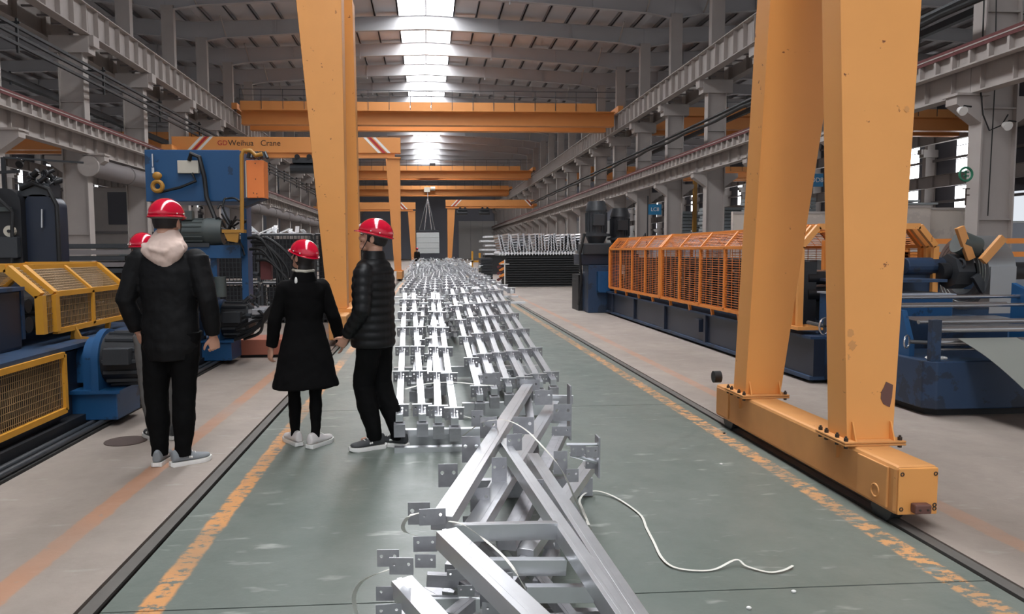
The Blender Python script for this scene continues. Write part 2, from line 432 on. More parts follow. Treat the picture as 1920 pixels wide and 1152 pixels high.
def lower_girder():
    t = thing('crane_girder', '', 'girder', group='lower crane girders', kind='structure')
    build('web', MB().box(.32, .36, 0, 5.98, 5.3, 6.2), 'paint_grey', t, local=True)
    m = MB().box(.16, .52, 0, 5.98, 5.26, 5.3)
    for i in range(6): m.box(.2, .34, .5+i, .52+i, 5.3, 6.2)
    build('flange', m, 'paint_grey', t, local=True)
    build('channel_web', MB().box(0, .02, 0, 5.98, 5.88, 6.28), 'paint_grey', t, local=True)
    m = MB().box(-.15, .1, 0, 5.98, 5.84, 5.88).box(-.15, .36, 0, 5.98, 6.28, 6.31)
    for i in range(10): m.box(-.13, .0, .05+i*.6, .12+i*.6, 5.88, 6.28)
    build('channel_flange', m, 'paint_grey', t, local=True)
    build('rail', MB().box(-.1, -.04, 0, 6, 6.31, 6.4).box(-.14, -.12, 0, 6, 6.2, 6.38), 'rail_red', t, local=True)
    return t
for maker, lv, xr, xl in ((upper_girder, 'upper', 13.1, -12.7), (lower_girder, 'lower', 13.0, -12.55)):
    g0 = maker(); first = True
    for x, s, rn in ((xr, 0, 'right of the aisle'), (xl, 1, 'left of the aisle')):
        n = 0
        for y in FR[:-1]:
            g = g0 if first else copy_tree(g0); first = False
            g.location = (x, y+(6 if s else 0), 0); g.rotation_euler = (0, 0, PI if s else 0)
            if y > (22 if lv == 'upper' else 17 if s else 11): n += 1
            g['label'] = ('%s crane girder length %s, in the %s gap between columns' % (lv, rn, ORD[n-1])) if n else '%s crane girder length %s, beside the viewer' % (lv, rn)
for x, z0, z1, lb in ((14.75, 9.66, 10.7, 'upper crane girder facing the right bay'), (-14.4, 9.66, 10.7, 'upper crane girder facing the left bay'), (40.6, 6.4, 7.3, 'lower girder along the far right wall'),
                      (-40.5, 6.4, 7.3, 'lower girder along the far left wall'), (40.6, 9.9, 10.8, 'upper girder along the far right wall'), (-40.5, 9.9, 10.8, 'upper girder along the far left wall')):
    t = thing('crane_girder', 'long pale steel '+lb, 'girder', (x, 0, z0), kind='structure')
    build('web', MB().box(x-.02, x+.02, Y0, Y1, z0, z1), 'paint_grey', t)
    m = MB().box(x-.2, x+.2, Y0, Y1, z0-.03, z0).box(x-.2, x+.2, Y0, Y1, z1, z1+.03)
    for i in range(80): m.box(x-.19, x+.19, Y0+2*i, Y0+2*i+.03, z0, z1)
    build('flange', m, 'paint_grey', t)

# walls
def side_wall(name, s, lb, opening=None):
    x = s*42.1
    t = thing(name, lb, 'wall', (x, 0, 0), kind='structure')
    m = MB(); wm = MB(); n = 0
    for y in FR[:-1]:
        lo, hi = (y+2.1, y+3.6) if s > 0 else (y+3.0, y+3.95)
        if opening and opening[0] <= y < opening[1]:
            m.box(x-.05, x+.05, y, y+6, 5.6, 15.8); continue
        m.box(x-.05, x+.05, y, lo, 0, 15.8); m.box(x-.05, x+.05, hi, y+6, 0, 15.8)
        m.box(x-.05, x+.05, lo, hi, 0, 3.0); m.box(x-.05, x+.05, lo, hi, 11.4, 15.8)
        n += 1
        build('window_pane', MB().box(x-.03, x+.03, lo, hi, 3.0, 11.4), 'window_lit', t)
        for z in range(8): wm.box(x-.09*s-.03, x-.09*s+.03, lo-.02, hi+.02, 3.3+z*1.05, 3.36+z*1.05)
    build('cladding', m, 'wall_clad', t)
    build('glazing_bar', wm, 'wall_clad', t)
    for z in (3.0, 5.2, 8.6, 11.9):
        build('wall_girt', MB().box(x-s*.35-.06, x-s*.35+.06, Y0, Y1, z, z+.2), 'paint_grey_dark', t)
side_wall('wall_left', -1, 'dark clad side wall beyond the left bay with tall narrow windows')
side_wall('wall_right', 1, 'dark clad side wall beyond the right bay with tall windows and a bright open doorway', (40, 52))
t = thing('wall_back', 'dark grey end wall closing the far end of the hall', 'wall', (0, Y1, 0), kind='structure')
build('cladding', MB().box(-42, 42, Y1, Y1+.1, 0, 17), 'wall_far', t)
for i in range(15): build('wall_panel', MB().box(6.3+2.4*i, 8.66+2.4*i, Y1-.15, Y1-.02, 0, 7.5), 'wall_pale', t)
for i in range(8): build('wall_panel', MB().box(-30+2.4*i, -27.64+2.4*i, Y1-.15, Y1-.02, 0, 4.8), 'wall_pale', t)
tag(build('ground', MB().box(42.3, 120, -30, 140, -.3, -.05), 'yard'), 'pale concrete yard outside the open doorway in the right wall', 'ground', kind='structure')

# conductor bars, pipes, duct
def long_bar(name, label, cat, x, z, r, m, y0, y1, group=None):
    t = thing(name, label, cat, (x, y0, z), group)
    build('bar', MB().bar((x, y0, z), (x, y1, z), r*2, r*2), m, t)
    for y in FR:
        if y0 < y < y1: build('hanger', MB().box(x-.03, x+.03, y-.03, y+.03, z-.25, z+.25), m, t)
    return t
for z, wd in ((8.28, 'topmost'), (8.02, 'middle'), (7.76, 'lowest')):
    long_bar('conductor_bar', 'thin dark %s conductor bar strung along the left columns' % wd, 'conductor', -12.2, z, .045, 'rubber', 8, 100, 'conductor bars along the left columns')
t = thing('bar_support', 'dark arms carrying the conductor bars along the left columns', 'bracket', (-12.6, 0, 8))
for y in FR[2:18]: build('arm', MB().bar((-13.1, y, 8.4), (-12.1, y, 8.4), .06, .06).bar((-12.2, y, 7.6), (-12.2, y, 8.45), .07, .07), 'rubber', t)
t = thing('cable_track', 'thick dark cable track sagging between the right columns', 'cable', (12.6, 20, 7))
m = MB(); pts = []
for i in range(61):
    y = 14+i*1.3; pts.append((12.6, y, 7.2-.1*math.sin((y-17.8)/6*PI)**2))
build('cable', m.tube(pts, .075, 8), 'rubber', t, smooth=True)
build('guide_rail', MB().box(12.5, 12.7, 14, 92, 7.3, 7.36), 'machine_dark', t)
long_bar('service_pipe', 'dark straight pipe high in the left bay', 'pipe', -15.6, 8.1, .13, 'machine_dark', 18, 130)
long_bar('service_pipe', 'dark straight pipe high in the right bay', 'pipe', 16, 8.4, .1, 'machine_dark', 14, 130)
t = thing('air_duct', 'fat round grey duct with a closed flat end below the left girder', 'duct', (-13.0, 30, 4.75))
build('duct_tube', MB().cyl((-12.74, 29.5, 4.78), (-12.74, 96, 4.78), .37, 28), 'paint_grey_dark', t, smooth=True)
build('end_cap', MB().cyl((-12.74, 29.42, 4.78), (-12.74, 29.5, 4.78), .39, 28), 'paint_grey', t, smooth=True)
m = MB()
for i in range(11): m.torus((-12.74, 33+6*i, 4.78), .38, .03, (0, 1, 0), 24, 6)
build('joint_ring', m, 'paint_grey_dark', t, smooth=True)
for (px, py, Y, lb) in ((1800, 208, 17.2, 'small round floodlight clamped to the near right column'), (1884, 236, 17.4, 'round lamp hanging right of the near right column'), (40, 308, 23, 'small dark camera on an arm at the near left column')):
    p = P(px, py, Y); t = thing('flood_lamp', lb, 'lamp', p)
    build('lamp_head', MB().cyl(p+V((0, -.12, -.03)), p+V((0, .02, .03)), .11, 16, .07), 'white_paint' if px > 900 else 'rubber', t, smooth=True)
    build('lamp_arm', MB().tube([p, p+V((.1, 0, .12)), p+V((.28, 0, .1))], .02, 6), 'rubber', t, smooth=True)
t = thing('column_cable', 'black cables looping down the face of the near right column', 'cable', (14, 17.5, 8))
build('cable', MB().tube([P(1845, 0, 17.5), P(1842, 90, 17.5), P(1838, 160, 17.5), P(1843, 215, 17.5), P(1855, 245, 17.5), P(1878, 235, 17.5), P(1890, 215, 17.5)], .018, 6), 'rubber', t, smooth=True)
build('cable', MB().tube([P(1868, 0, 17.55), P(1866, 150, 17.55), P(1860, 260, 17.55), P(1852, 405, 17.55)], .014, 6), 'rubber', t, smooth=True)
t = thing('column_sign', 'round green emblem and painted mark on the flange of the near right column', 'sign', (13.48, 17.55, 3.2))
p = P(1811, 327, 17.5)
build('emblem_ring', MB().torus(p, .16, .03, (0, 1, 0), 24, 6), 'sign_green', t)
build('emblem_mark', MB().bar(p+V((-.08, 0, .05)), p+V((.08, 0, .05)), .02, .03).bar(p+V((-.08, 0, -.04)), p+V((.08, 0, -.04)), .02, .03).bar(p+V((0, 0, -.1)), p+V((0, 0, .1)), .03, .02), 'sign_green', t)
p = P(1811, 362, 17.5)
build('painted_mark', MB().bar(p+V((0, 0, -.3)), p+V((0, 0, .1)), .03, .02).bar(p+V((-.09, 0, .1)), p+V((.09, 0, .1)), .02, .03).bar(p+V((0, 0, -.05)), p+V((.09, 0, -.05)), .02, .03), 'letter_dark', t)

# ================================================================== OVERHEAD BRIDGE CRANES
def bridge_crane(label, xa, xb, y, trolley=None, panels=True, ztop=11.33):
    t = thing('bridge_crane', label, 'crane', (xa, y, 10.6))
    z = ztop
    build('front_girder', MB().box(xa+.3, xb-.3, y, y+.03, z-1.3, z-.5).box(xa+.3, xb-.3, y+.5, y+.53, z-1.3, z-.5).box(xa+.3, xb-.3, y-.06, y+.6, z-.5, z-.45), 'crane_orange_far', t)
    build('girder_flange', MB().box(xa+.3, xb-.3, y-.06, y+.6, z-1.38, z-1.3), 'crane_orange_far', t)
    build('rear_girder', MB().box(xa+.3, xb-.3, y+2.4, y+2.9, z-1.35, z-.5).box(xa+.3, xb-.3, y+2.34, y+2.96, z-1.38, z-1.33), 'crane_orange_far', t)
    k = int((xb-xa-.8)/1.38)
    if panels:
        for i in range(k):
            x = xa+.4+i*1.38
            build('walkway_panel', MB().box(x, x+1.35, y-.72, y-.69, z-.58, z), 'crane_orange_far', t)
    else: build('walkway_panel', MB().box(xa+.4, xb-.4, y-.72, y-.69, z-.58, z), 'crane_orange_far', t)
    build('walkway_floor', MB().box(xa+.4, xb-.4, y-.7, y, z-.56, z-.52), 'crane_orange_far', t)
    m = MB()
    for i in range(k+1): m.box(xa+.38+i*1.38, xa+.41+i*1.38, y-.76, y-.73, z-.5, z+.75)
    m.box(xa+.4, xb-.4, y-.76, y-.73, z+.72, z+.76).box(xa+.4, xb-.4, y-.76, y-.73, z+.35, z+.38)
    build('handrail', m, 'machine_dark', t)
    for x in (xa, xb):
        build('end_carriage', MB().box(x-.18, x+.18, y-.6, y+3.5, z-.5, z-.1), 'crane_orange_far', t, bevel=.02)
        for yy in (y-.3, y+3.2): build('wheel', MB().cyl((x-.07, yy, z-.42), (x+.07, yy, z-.42), .2, 16), 'machine_dark', t, smooth=True)
    if trolley is not None:
        c = build('trolley', MB().box(trolley-1.1, trolley+1.1, y+.2, y+2.7, z-.4, z-.2), 'crane_orange_far', t)
        build('hoist_drum', MB().cyl((trolley-.8, y+1, z+.1), (trolley+.5, y+1, z+.1), .33, 14), 'machine_dark', c, smooth=True)
        build('hoist_motor', MB().box(trolley+.2, trolley+.9, y+.4, y+1.1, z-.2, z+.45), 'machine_black', c)
    return t
bridge_crane('nearest orange bridge crane across the middle bay, paneled walkway under the skylight', -12.45, 13.1, 51, None)
bridge_crane('second orange bridge crane in the middle bay, with a trolley at mid span', -12.45, 13.1, 92, .2, ztop=11.8)
bridge_crane('farthest orange bridge crane in the middle bay, lifting a pale load', -12.45, 13.1, 117, None, False, ztop=11.6)
bridge_crane('orange bridge crane in the left bay seen under the left crane girder', -40.2, -14.6, 64, None, False)
bridge_crane('orange bridge crane in the right bay seen behind the big gantry leg', 14.9, 40.3, 52, None, False)
bridge_crane('farther orange bridge crane in the right bay', 14.9, 40.3, 88, None, False)
# suspended load under the farthest crane
lx = .1; ly = 116
t = thing('load_bundle', 'pale wrapped load hanging from slings at the far end of the aisle', 'load', (lx, ly, 1.2))
for i in range(4): build('crate_layer', MB().box(lx-1.75, lx+1.75, ly-1, ly+1, 1.2+.8*i, 1.97+.8*i), 'white_crate', t, bevel=.03)
t = thing('lifting_tackle', 'spreader beam, slings and hook block above the pale hanging load', 'hoist', (lx, ly, 4.6))
build('spreader_beam', MB().box(lx-1.6, lx+1.6, ly-.1, ly+.1, 4.6, 4.8), 'machine_dark', t)
m = MB()
for dx in (-1.3, -.5, .6, 1.1): m.cyl((lx+dx, ly, 4.8), (lx+.05, ly, 9.8), .07, 6)
build('sling', m, 'bright_steel', t)
build('rope', MB().cyl((lx+.05, ly, 9.8), (lx+.05, ly, 11), .09, 6), 'bright_steel', t)
build('hook_block', MB().box(lx-.5, lx+.4, ly-.4, ly+.4, 10.6, 11.3).cyl((lx+.5, ly-.3, 11.1), (lx+1.2, ly-.3, 11.1), .3, 12), 'box_cream', t)

# ================================================================== SEMI-GANTRIES
def stripes(t, x, y, z0, z1, flip=1):
    for i, mt in enumerate(('white_paint', 'stripe_red', 'white_paint')):
        o = x+i*.24
        build('warning_stripe', MB().prism([(o, z1), (o+.16, z1), (o+.16+.75*flip, z0), (o+.75*flip, z0)], 'y', y-.012, y-.002), mt, t)
def semi_gantry(label, leg_x, s, y, far_x, bottom_w=.35, top_w=.75, detail=False, m='crane_orange_far', hoists=(), zt=7.3, side=1):
    """leg on the floor rail at leg_x, beam to far_x; s=-1 spans to the left"""
    t = thing('semi_gantry_crane', label, 'crane', (leg_x, y, 0))
    a, b = min(leg_x+.0*s, far_x), max(leg_x, far_x)
    if s < 0: b = leg_x+.12
    else: a = leg_x-.3
    build('beam', MB().box(a, b, y-.22, y+.25, zt-.78, zt), m, t, bevel=.01)
    build('beam_flange', MB().box(a, b-.3 if s < 0 else b, y-.12, y+.14, zt-.98, zt-.78).box(a, b, y-.18, y+.2, zt-1.02, zt-.98), m, t)
    build('leg_cap', MB().box(leg_x-.55 if s < 0 else leg_x-.1, leg_x+.12 if s < 0 else leg_x+.75, y-.3, y+.35, zt-1.06, zt-1.0), m, t)
    z1 = zt-1.06
    ix = leg_x+.08 if s < 0 else leg_x-.1
    for dy in ((-.0,) if not detail else (0, 2.6)):
        pts0 = [(ix, y-.16+dy, .55), (ix+s*bottom_w, y-.16+dy, .55), (ix+s*bottom_w, y+.16+dy, .55), (ix, y+.16+dy, .55)]
        lean = -.7 if dy else 0.
        pts1 = [(ix, y-.2+dy+lean, z1), (ix+s*top_w, y-.2+dy+lean, z1), (ix+s*top_w, y+.24+dy+lean, z1), (ix, y+.24+dy+lean, z1)]
        build('leg', MB().quadbox(pts0, pts1), m, t, bevel=.008)
        build('leg_plate', MB().box(ix-.08, ix+s*bottom_w+.08*s, y-.22+dy, y+.22+dy, .49, .55) if s > 0 else MB().box(ix+s*bottom_w-.08, ix+.08, y-.22+dy, y+.22+dy, .49, .55), m, t)
    ya, yb = y-.9, y+(3.4 if detail else 2.2)
    build('end_truck', MB().box(leg_x-.14, leg_x+.14, ya, yb, .1, .49), 'crane_orange_dusty', t, bevel=.02)
    for yy in (ya+.3, yb-.3): build('wheel', MB().cyl((leg_x-.05, yy, .15), (leg_x+.05, yy, .15), .14, 16), 'machine_dark', t, smooth=True)
    build('top_truck', MB().box(far_x-.25, far_x+.25, y-1, y+1.2, zt-.82, zt-.5), m, t)
    if hoists:
        for hx in hoists:
            h = build('hoist', MB().box(hx-.55, hx+.55, y-.35, y+.4, zt-1.3, zt-1.05).cyl((hx-.7, y, zt-1.55), (hx+.6, y, zt-1.55), .26, 12), 'machine_dark', t)
            build('hoist_wheel', MB().cyl((hx-.3, y-.4, zt-1.0), (hx-.3, y-.3, zt-1.0), .13, 12).cyl((hx+.3, y-.4, zt-1.0), (hx+.3, y-.3, zt-1.0), .13, 12), 'machine_black', h)
    return t
t0 = semi_gantry('nearest left orange semi-gantry, its tapering leg behind the man and woman', RAIL_L, -1, 12.8, -12.6, .32, .78, True, 'crane_orange')
t1 = semi_gantry('orange semi-gantry with dark lettering on its beam above the blue machine', RAIL_L, -1, 39, -12.7, .34, .72, False, hoists=(-6.2,))
stripes(t1, -11.3, 38.78, 6.52, 7.3, -1); stripes(t1, -3.2, 38.78, 6.52, 7.3, 1)
text_part('lettering', 'Weihua   Crane', .40, (P(477, 268, 38.77).x, 38.77, 6.98), t1, 'letter_dark')
text_part('logo_letters', 'GD', .34, (P(417, 267, 38.77).x, 38.77, 6.98), t1, 'stripe_red')
t2 = semi_gantry('small distant orange semi-gantry on the left rail behind the lettered one', RAIL_L, -1, 88, -12.7, .5, .85, False, zt=7.2)
stripes(t2, -3.6, 87.78, 6.42, 7.2, 1)
t3 = semi_gantry('distant orange semi-gantry spanning to the right with two dark hoists', RAIL_R, 1, 91, 13.0, .5, .95, False, hoists=(4.3, 7.0), zt=7.7)
stripes(t3, 3.6, 90.78, 6.92, 7.7, -1); stripes(t3, 11.8, 90.78, 6.92, 7.7, 1)

# the big near gantry on the right rail
t = thing('semi_gantry_crane', 'big near orange gantry with two bolted legs on the right floor rail', 'crane', (RAIL_R, 4.3, 0))
tr = build('end_truck', MB().box(2.48, 2.715, 3.74, 6.24, .075, .345), 'crane_orange_dusty', t, bevel=.022)
build('end_plate', MB().box(2.488, 2.707, 3.728, 3.74, .083, .337), 'crane_orange', tr, bevel=.012)
build('buffer_block', MB().box(2.555, 2.645, 3.68, 3.728, .1, .152), 'rubber_brown', tr, bevel=.008)
m = MB()
for x, z in ((2.505, .305), (2.69, .305), (2.505, .115), (2.69, .115), (2.69, .135)): m.torus((x, 3.726, z), .009, .003, (0, 1, 0), 12, 5)
for x in (2.578, 2.622): m.cyl((x, 3.676, .124), (x, 3.681, .124), .006, 10)
build('plate_bolt', m, 'bolt_dark', tr)
build('side_panel', MB().box(2.466, 2.48, 3.8, 4.08, .1, .325).torus((2.466, 3.9, .165), .035, .007, (1, 0, 0), 20, 6), 'crane_orange_dusty', tr, bevel=.004)
build('side_panel', MB().box(2.47, 2.48, 5.95, 6.2, .1, .325), 'crane_orange_dusty', tr, bevel=.004)
for yy in (3.92, 6.05): build('wheel', MB().cyl((2.53, yy, .085), (2.6, yy, .085), .085, 24).cyl((2.515, yy, .085), (2.53, yy, .085), .1, 24), 'machine_dark', tr, smooth=True)
m = MB()
for yy in (4.3, 5.72): m.bar((2.476, yy, .34), (2.476, yy, .24), .03, .012).box(2.45, 2.48, yy-.08, yy+.08, .325, .34)
build('support_lug', m, 'crane_orange_dusty', tr)
def rx(z): return 2.755+.085*(z-.36)
def big_leg(y0, d, dy, label):
    lg = build('leg', MB().quadbox([(2.475, y0, .37), (rx(.37), y0, .37), (rx(.37), y0+d, .37), (2.475, y0+d, .37)],
                                   [(2.475, y0+dy*6, 6.4), (rx(6.4), y0+dy*6, 6.4), (rx(6.4), y0+dy*6+d, 6.4), (2.475, y0+dy*6+d, 6.4)]), 'crane_orange', t, bevel=.006)
    # narrow edge flange proud of the box, and the weld seam strip
    build('leg_edge', MB().quadbox([(2.468, y0-.006, .37), (2.481, y0-.006, .37), (2.481, y0+.0, .37), (2.468, y0, .37)],
                                   [(2.468, y0+dy*6-.006, 6.4), (2.481, y0+dy*6-.006, 6.4), (2.481, y0+dy*6, 6.4), (2.468, y0+dy*6, 6.4)]), 'crane_orange', lg)
    pl = build('base_flange', MB().box(2.425, 2.8, y0-.06, y0+d+.06, .345, .358).box(2.425, 2.8, y0-.06, y0+d+.06, .36, .373), 'crane_orange_dusty', t, bevel=.004)
    m = MB()
    for bx, by in ((2.445, y0-.035), (2.445, y0+.06), (2.445, y0+d-.04), (2.445, y0+d+.03), (2.775, y0-.035), (2.775, y0+d+.03), (2.775, y0+.1)):
        m.cyl((bx, by, .373), (bx, by, .392), .014, 6).cyl((bx, by, .392), (bx, by, .402), .007, 8).cyl((bx, by, .33), (bx, by, .345), .013, 6)
    build('bolt', m, 'bolt_dark', pl)
    g = MB()
    for gx in (2.5, 2.735): g.quadbox([(gx-.004, y0-.05, .373), (gx+.004, y0-.05, .373), (gx+.004, y0, .373), (gx-.004, y0, .373)], [(gx-.004, y0-.008, .48), (gx+.004, y0-.008, .48), (gx+.004, y0, .48), (gx-.004, y0, .48)])
    build('gusset', g, 'crane_orange', pl)
big_leg(4.2, .22, .083, 'front'); big_leg(5.62, .24, -.095, 'rear')
build('beam', MB().box(2.3, 13, 4.55, 5.1, 6.45, 7.3), 'crane_orange', t)
build('leg_cap', MB().box(2.4, 3.4, 4.5, 5.3, 6.4, 6.45), 'crane_orange', t)
build('buffer_wheel', MB().cyl((2.40, 6.1, .43), (2.46, 6.1, .43), .05, 16), 'rubber', t, smooth=True)
def legp(px, py):
    y = 4.2
    for _ in range(6): q = P(px, py, y); y = 4.2+.498*(q.z-.37)/6.03
    return V((q.x, y-.0015, q.z))
rp_ = [legp(*q) for q in ((1656, 758), (1668, 764), (1672, 745), (1674, 722), (1661, 716), (1657, 726), (1652, 735), (1651, 748))]
build('rust_patch', MB().quadbox(rp_, [q-V((0, .0015, 0)) for q in rp_]), 'rubber_brown', t)
for k_, (qx, qy, qr) in enumerate(((1594, 625, 8), (1598, 648, 9), (1589, 670, 6), (1700, 205, 6))):
    q = [legp(qx+qr*math.cos(2*PI*a/16)*(.8+.3*math.sin(2.3*a+k_)), qy+qr*math.sin(2*PI*a/16)*(1+.25*math.sin(3.1*a+k_))) for a in range(16)]
    build('paint_chip', MB().quadbox(q, [p_-V((0, .0006, 0)) for p_ in q]), 'crane_orange_dusty', t)

# ================================================================== RIGHT ROLL FORMER WITH ORANGE GUARD CAGES
XA, XB = 4.25, 5.85
t = thing('roll_forming_line', 'long dark blue machine bed under the orange mesh guards right of the aisle', 'machine', (4.9, 13, 0))
build('bed', MB().box(XA+.04, XB-.04, 8.0, 17.6, .08, .5), 'navy', t)
build('bed_edge', MB().box(XA, XB, 8.0, 17.6, .5, .53).box(XA, XB, 8.0, 17.6, .04, .08), 'blue_dull', t)
m = MB()
for y in (9.2, 11.2, 13.2, 15.2, 17): m.box(XA+.0, XA+.05, y-.04, y+.04, .08, .5)
m.box(XA-.03, XA+.05, 11.35, 11.55, .22, .42); build('bed_rib', m, 'navy', t)
build('skid', MB().box(XA+.1, XB-.1, 8.1, 17.5, 0, .05), 'rubber', t)
for i in range(26):
    y = 8.9+i*.33
    build('roller_stand', MB().box(XA+.35, XA+.5, y-.06, y+.06, .53, 1.35), 'machine_dark', t); build('roller_stand', MB().box(XB-.5, XB-.35, y-.06, y+.06, .53, 1.35), 'machine_dark', t)
    build('forming_roller', MB().cyl((XA+.4, y, .95), (XB-.5, y, .95), .09, 12).cyl((XA+.4, y, 1.15), (XB-.5, y, 1.15), .08, 12), 'bright_steel' if i % 3 else 'machine_black', t, smooth=True)
def guard(label, y0, n, step, m, wirem, xa, xb, z0, z1, z2, ch, wires, posts_end=True, wt=.006, slopev=10):
    t = thing('guard_cage', label, 'machine guard', ((xa+xb)/2, y0, z0))
    y1 = y0+n*step
    s = 1 if xb > xa else -1
    f = .045
    def fr(name, p, q, w=f): return build(name, MB().bar(p, q, w, w, (0, 1, 0)), m, t)
    for i in range(n+1):
        y = y0+i*step; w = f if 0 < i < n else f*1.5
        fr('post', (xa, y, z0), (xa, y, z1), w); fr('slope_bar', (xa, y, z1), (xa+s*ch, y, z2), w)
        fr('post', (xb, y, z0), (xb, y, z1), w); fr('slope_bar', (xb, y, z1), (xb-s*ch, y, z2), w)
        if i in (0, n): fr('top_bar', (xa+s*ch, y, z2), (xb-s*ch, y, z2), w)
    for x, z, nm in ((xa, z0, 'bottom_rail'), (xb, z0, 'bottom_rail'), (xa, z1, 'shoulder_rail'), (xb, z1, 'shoulder_rail'), (xa+s*ch, z2, 'ridge_rail'), (xb-s*ch, z2, 'ridge_rail')):
        fr(nm, (x, y0, z), (x, y1, z), f)
    nu, nv = wires
    for i in range(n):
        y = y0+i*step
        for x, xi in ((xa, xa+s*ch), (xb, xb-s*ch)):
            tag(build('wire_panel', MB().grid((x, y, z0), (0, step, 0), (0, 0, z1-z0), nu, nv, wt), wirem, t), kind='stuff')
            tag(build('wire_panel', MB().grid((x, y, z1), (0, step, 0), (xi-x, 0, z2-z1), nu, slopev, wt), wirem, t), kind='stuff')
    tag(build('wire_panel', MB().grid((xa+s*ch, y0, z2), (0, y1-y0, 0), (xb-xa-2*s*ch, 0, 0), nu*n, 20, wt), wirem, t), kind='stuff')
    m2 = MB()
    for i in range(n):
        y = y0+step*(i+.5); m2.bar((xa, y, z0), (xa+s*.02, y, z0-.12), .04, .04)
    build('foot', m2, m, t)
    return t
guard('far orange mesh guard cage on the right machine, next to the black upright motors', 13.42, 4, .94, 'guard_orange', 'wire_right', XA, XB, .64, 1.53, 1.76, .2, (4, 26), wt=.008)
guard('near orange mesh guard cage on the right machine, behind the big gantry legs', 8.5, 5, .966, 'guard_orange', 'wire_right', XA, XB, .64, 1.53, 1.76, .2, (4, 26), wt=.008)

t = thing('arch_bracket', 'separate eight-sided orange arch standing just before the near orange guard', 'machine guard', (5.05, 8.08, .6))
ap = [(XA, .62), (XA, 1.53), (XA+.2, 1.76), (XB-.2, 1.76), (XB, 1.53), (XB, .62)]
for a, b in zip(ap[:-1], ap[1:]): build('arch_bar', MB().bar((a[0], 8.27, a[1]), (b[0], 8.27, b[1]), .065, .05, (0, 1, 0)), 'crane_orange', t)
build('foot', MB().box(XA-.05, XA+.25, 8.2, 8.5, .58, .62).box(XB-.25, XB+.05, 8.2, 8.5, .58, .62), 'crane_orange', t)
for a, b in zip(ap[:-1], ap[1:]): build('arch_bar', MB().bar((a[0], 8.4, a[1]), (b[0], 8.4, b[1]), .065, .05, (0, 1, 0)), 'crane_orange', t)
# end casing, below the arch
t = thing('machine_cabinet', 'blue steel cabinet with a handwheel between the big gantry legs', 'machine', (5.1, 7.9, 0))
build('lower_body', MB().box(4.42, 5.75, 7.25, 8.3, .06, .5), 'blue_dull', t, bevel=.01)
build('upper_body', MB().box(4.5, 5.6, 7.6, 8.3, .5, 1.0), 'blue', t, bevel=.01)
build('rim', MB().box(4.48, 5.62, 7.58, 8.32, 1.0, 1.02), 'bluegrey_panel', t)
build('shelf', MB().box(4.5, 5.6, 7.7, 8.3, 1.14, 1.17).bar((4.55, 7.75, 1.02), (4.6, 7.75, 1.15), .03, .03), 'blue_dull', t)
hq = P(1546, 612, 7.15)
hw = build('handwheel', MB().torus(hq, .08, .01, (.5, -1, 0), 24, 6), 'bright_steel', t, smooth=True)
build('wheel_spoke', MB().cyl(hq, hq+V((.04, .4, 0)), .02, 8).bar(hq-V((.06, 0, 0)), hq+V((.06, 0, 0)), .015, .015).bar(hq-V((0, 0, .07)), hq+V((0, 0, .07)), .015, .015), 'machine_dark', hw)

def lerp_(a, b, u): return a*(1-u)+b*u
# leveller with rollers and steel strip
t = thing('strip_leveller', 'dark blue roller stand feeding grey steel strip right of the big gantry', 'machine', (5.2, 6.5, 0))
build('base_box', MB().prism([(4.42, 7.15), (4.42, 6.35), (4.5, 6.27), (6.1, 6.27), (6.1, 7.15)], 'z', .07, .5), 'blue_dull', t, bevel=.01)
build('plinth', MB().prism([(4.5, 7.1), (4.5, 6.42), (4.58, 6.36), (6.0, 6.36), (6.0, 7.1)], 'z', 0, .07), 'rubber', t)
build('side_plate', MB().prism([(7.2, .5), (6.62, .5), (6.62, .62), (6.75, .92), (7.2, .92)], 'x', 4.47, 4.52), 'blue', t)
build('side_plate', MB().prism([(7.2, .5), (6.5, .5), (6.5, .9), (7.2, 1.15)], 'x', 5.92, 5.97), 'blue', t)
build('rear_box', MB().box(4.6, 5.9, 7.2, 7.75, .2, .78), 'blue_dull', t)
build('upright', MB().box(4.46, 4.55, 6.3, 6.36, .5, .87), 'blue_dull', t, bevel=.004)
build('upright', MB().box(5.86, 5.95, 6.3, 6.36, .5, .86), 'blue_dull', t, bevel=.004)
for (ya, za, r, nm) in ((6.33, .78, .028, 'roller'), (6.35, .665, .036, 'roller'), (6.55, .83, .022, 'guide_rod'), (6.9, .95, .018, 'guide_rod'), (7.1, 1.02, .018, 'guide_rod'), (7.3, .93, .022, 'guide_rod'), (6.35, .6, .012, 'guide_rod')):
    build(nm, MB().cyl((4.5 if nm == 'guide_rod' else 4.55, ya, za), (5.95, ya, za), r, 16), 'bright_steel', t, smooth=True)
build('table_plate', MB().quadbox([(4.62, 6.5, .79), (5.7, 6.5, .79), (5.6, 7.0, .83), (4.6, 7.0, .83)], [(4.62, 6.5, .8), (5.7, 6.5, .8), (5.6, 7.0, .84), (4.6, 7.0, .84)]), 'bright_steel', t)
hw = build('handwheel', MB().torus((4.33, 6.45, .66), .058, .008, (.7, -1, 0), 24, 6), 'bright_steel', t, smooth=True)
build('wheel_hub', MB().cyl((4.36, 6.45, .66), (4.5, 6.36, .66), .018, 8), 'machine_dark', hw)
t = thing('steel_strip', 'wide grey steel strip drooping from the rollers to the right', 'steel sheet', (5.4, 6, .4))
m = MB(); n = 16; e0 = V((4.70, 6.30, .705)); e1 = P(1920, 730, 5.62); e2 = e1+(e1-e0)*1.1+V((0, 0, -.02)); e2.z = .12
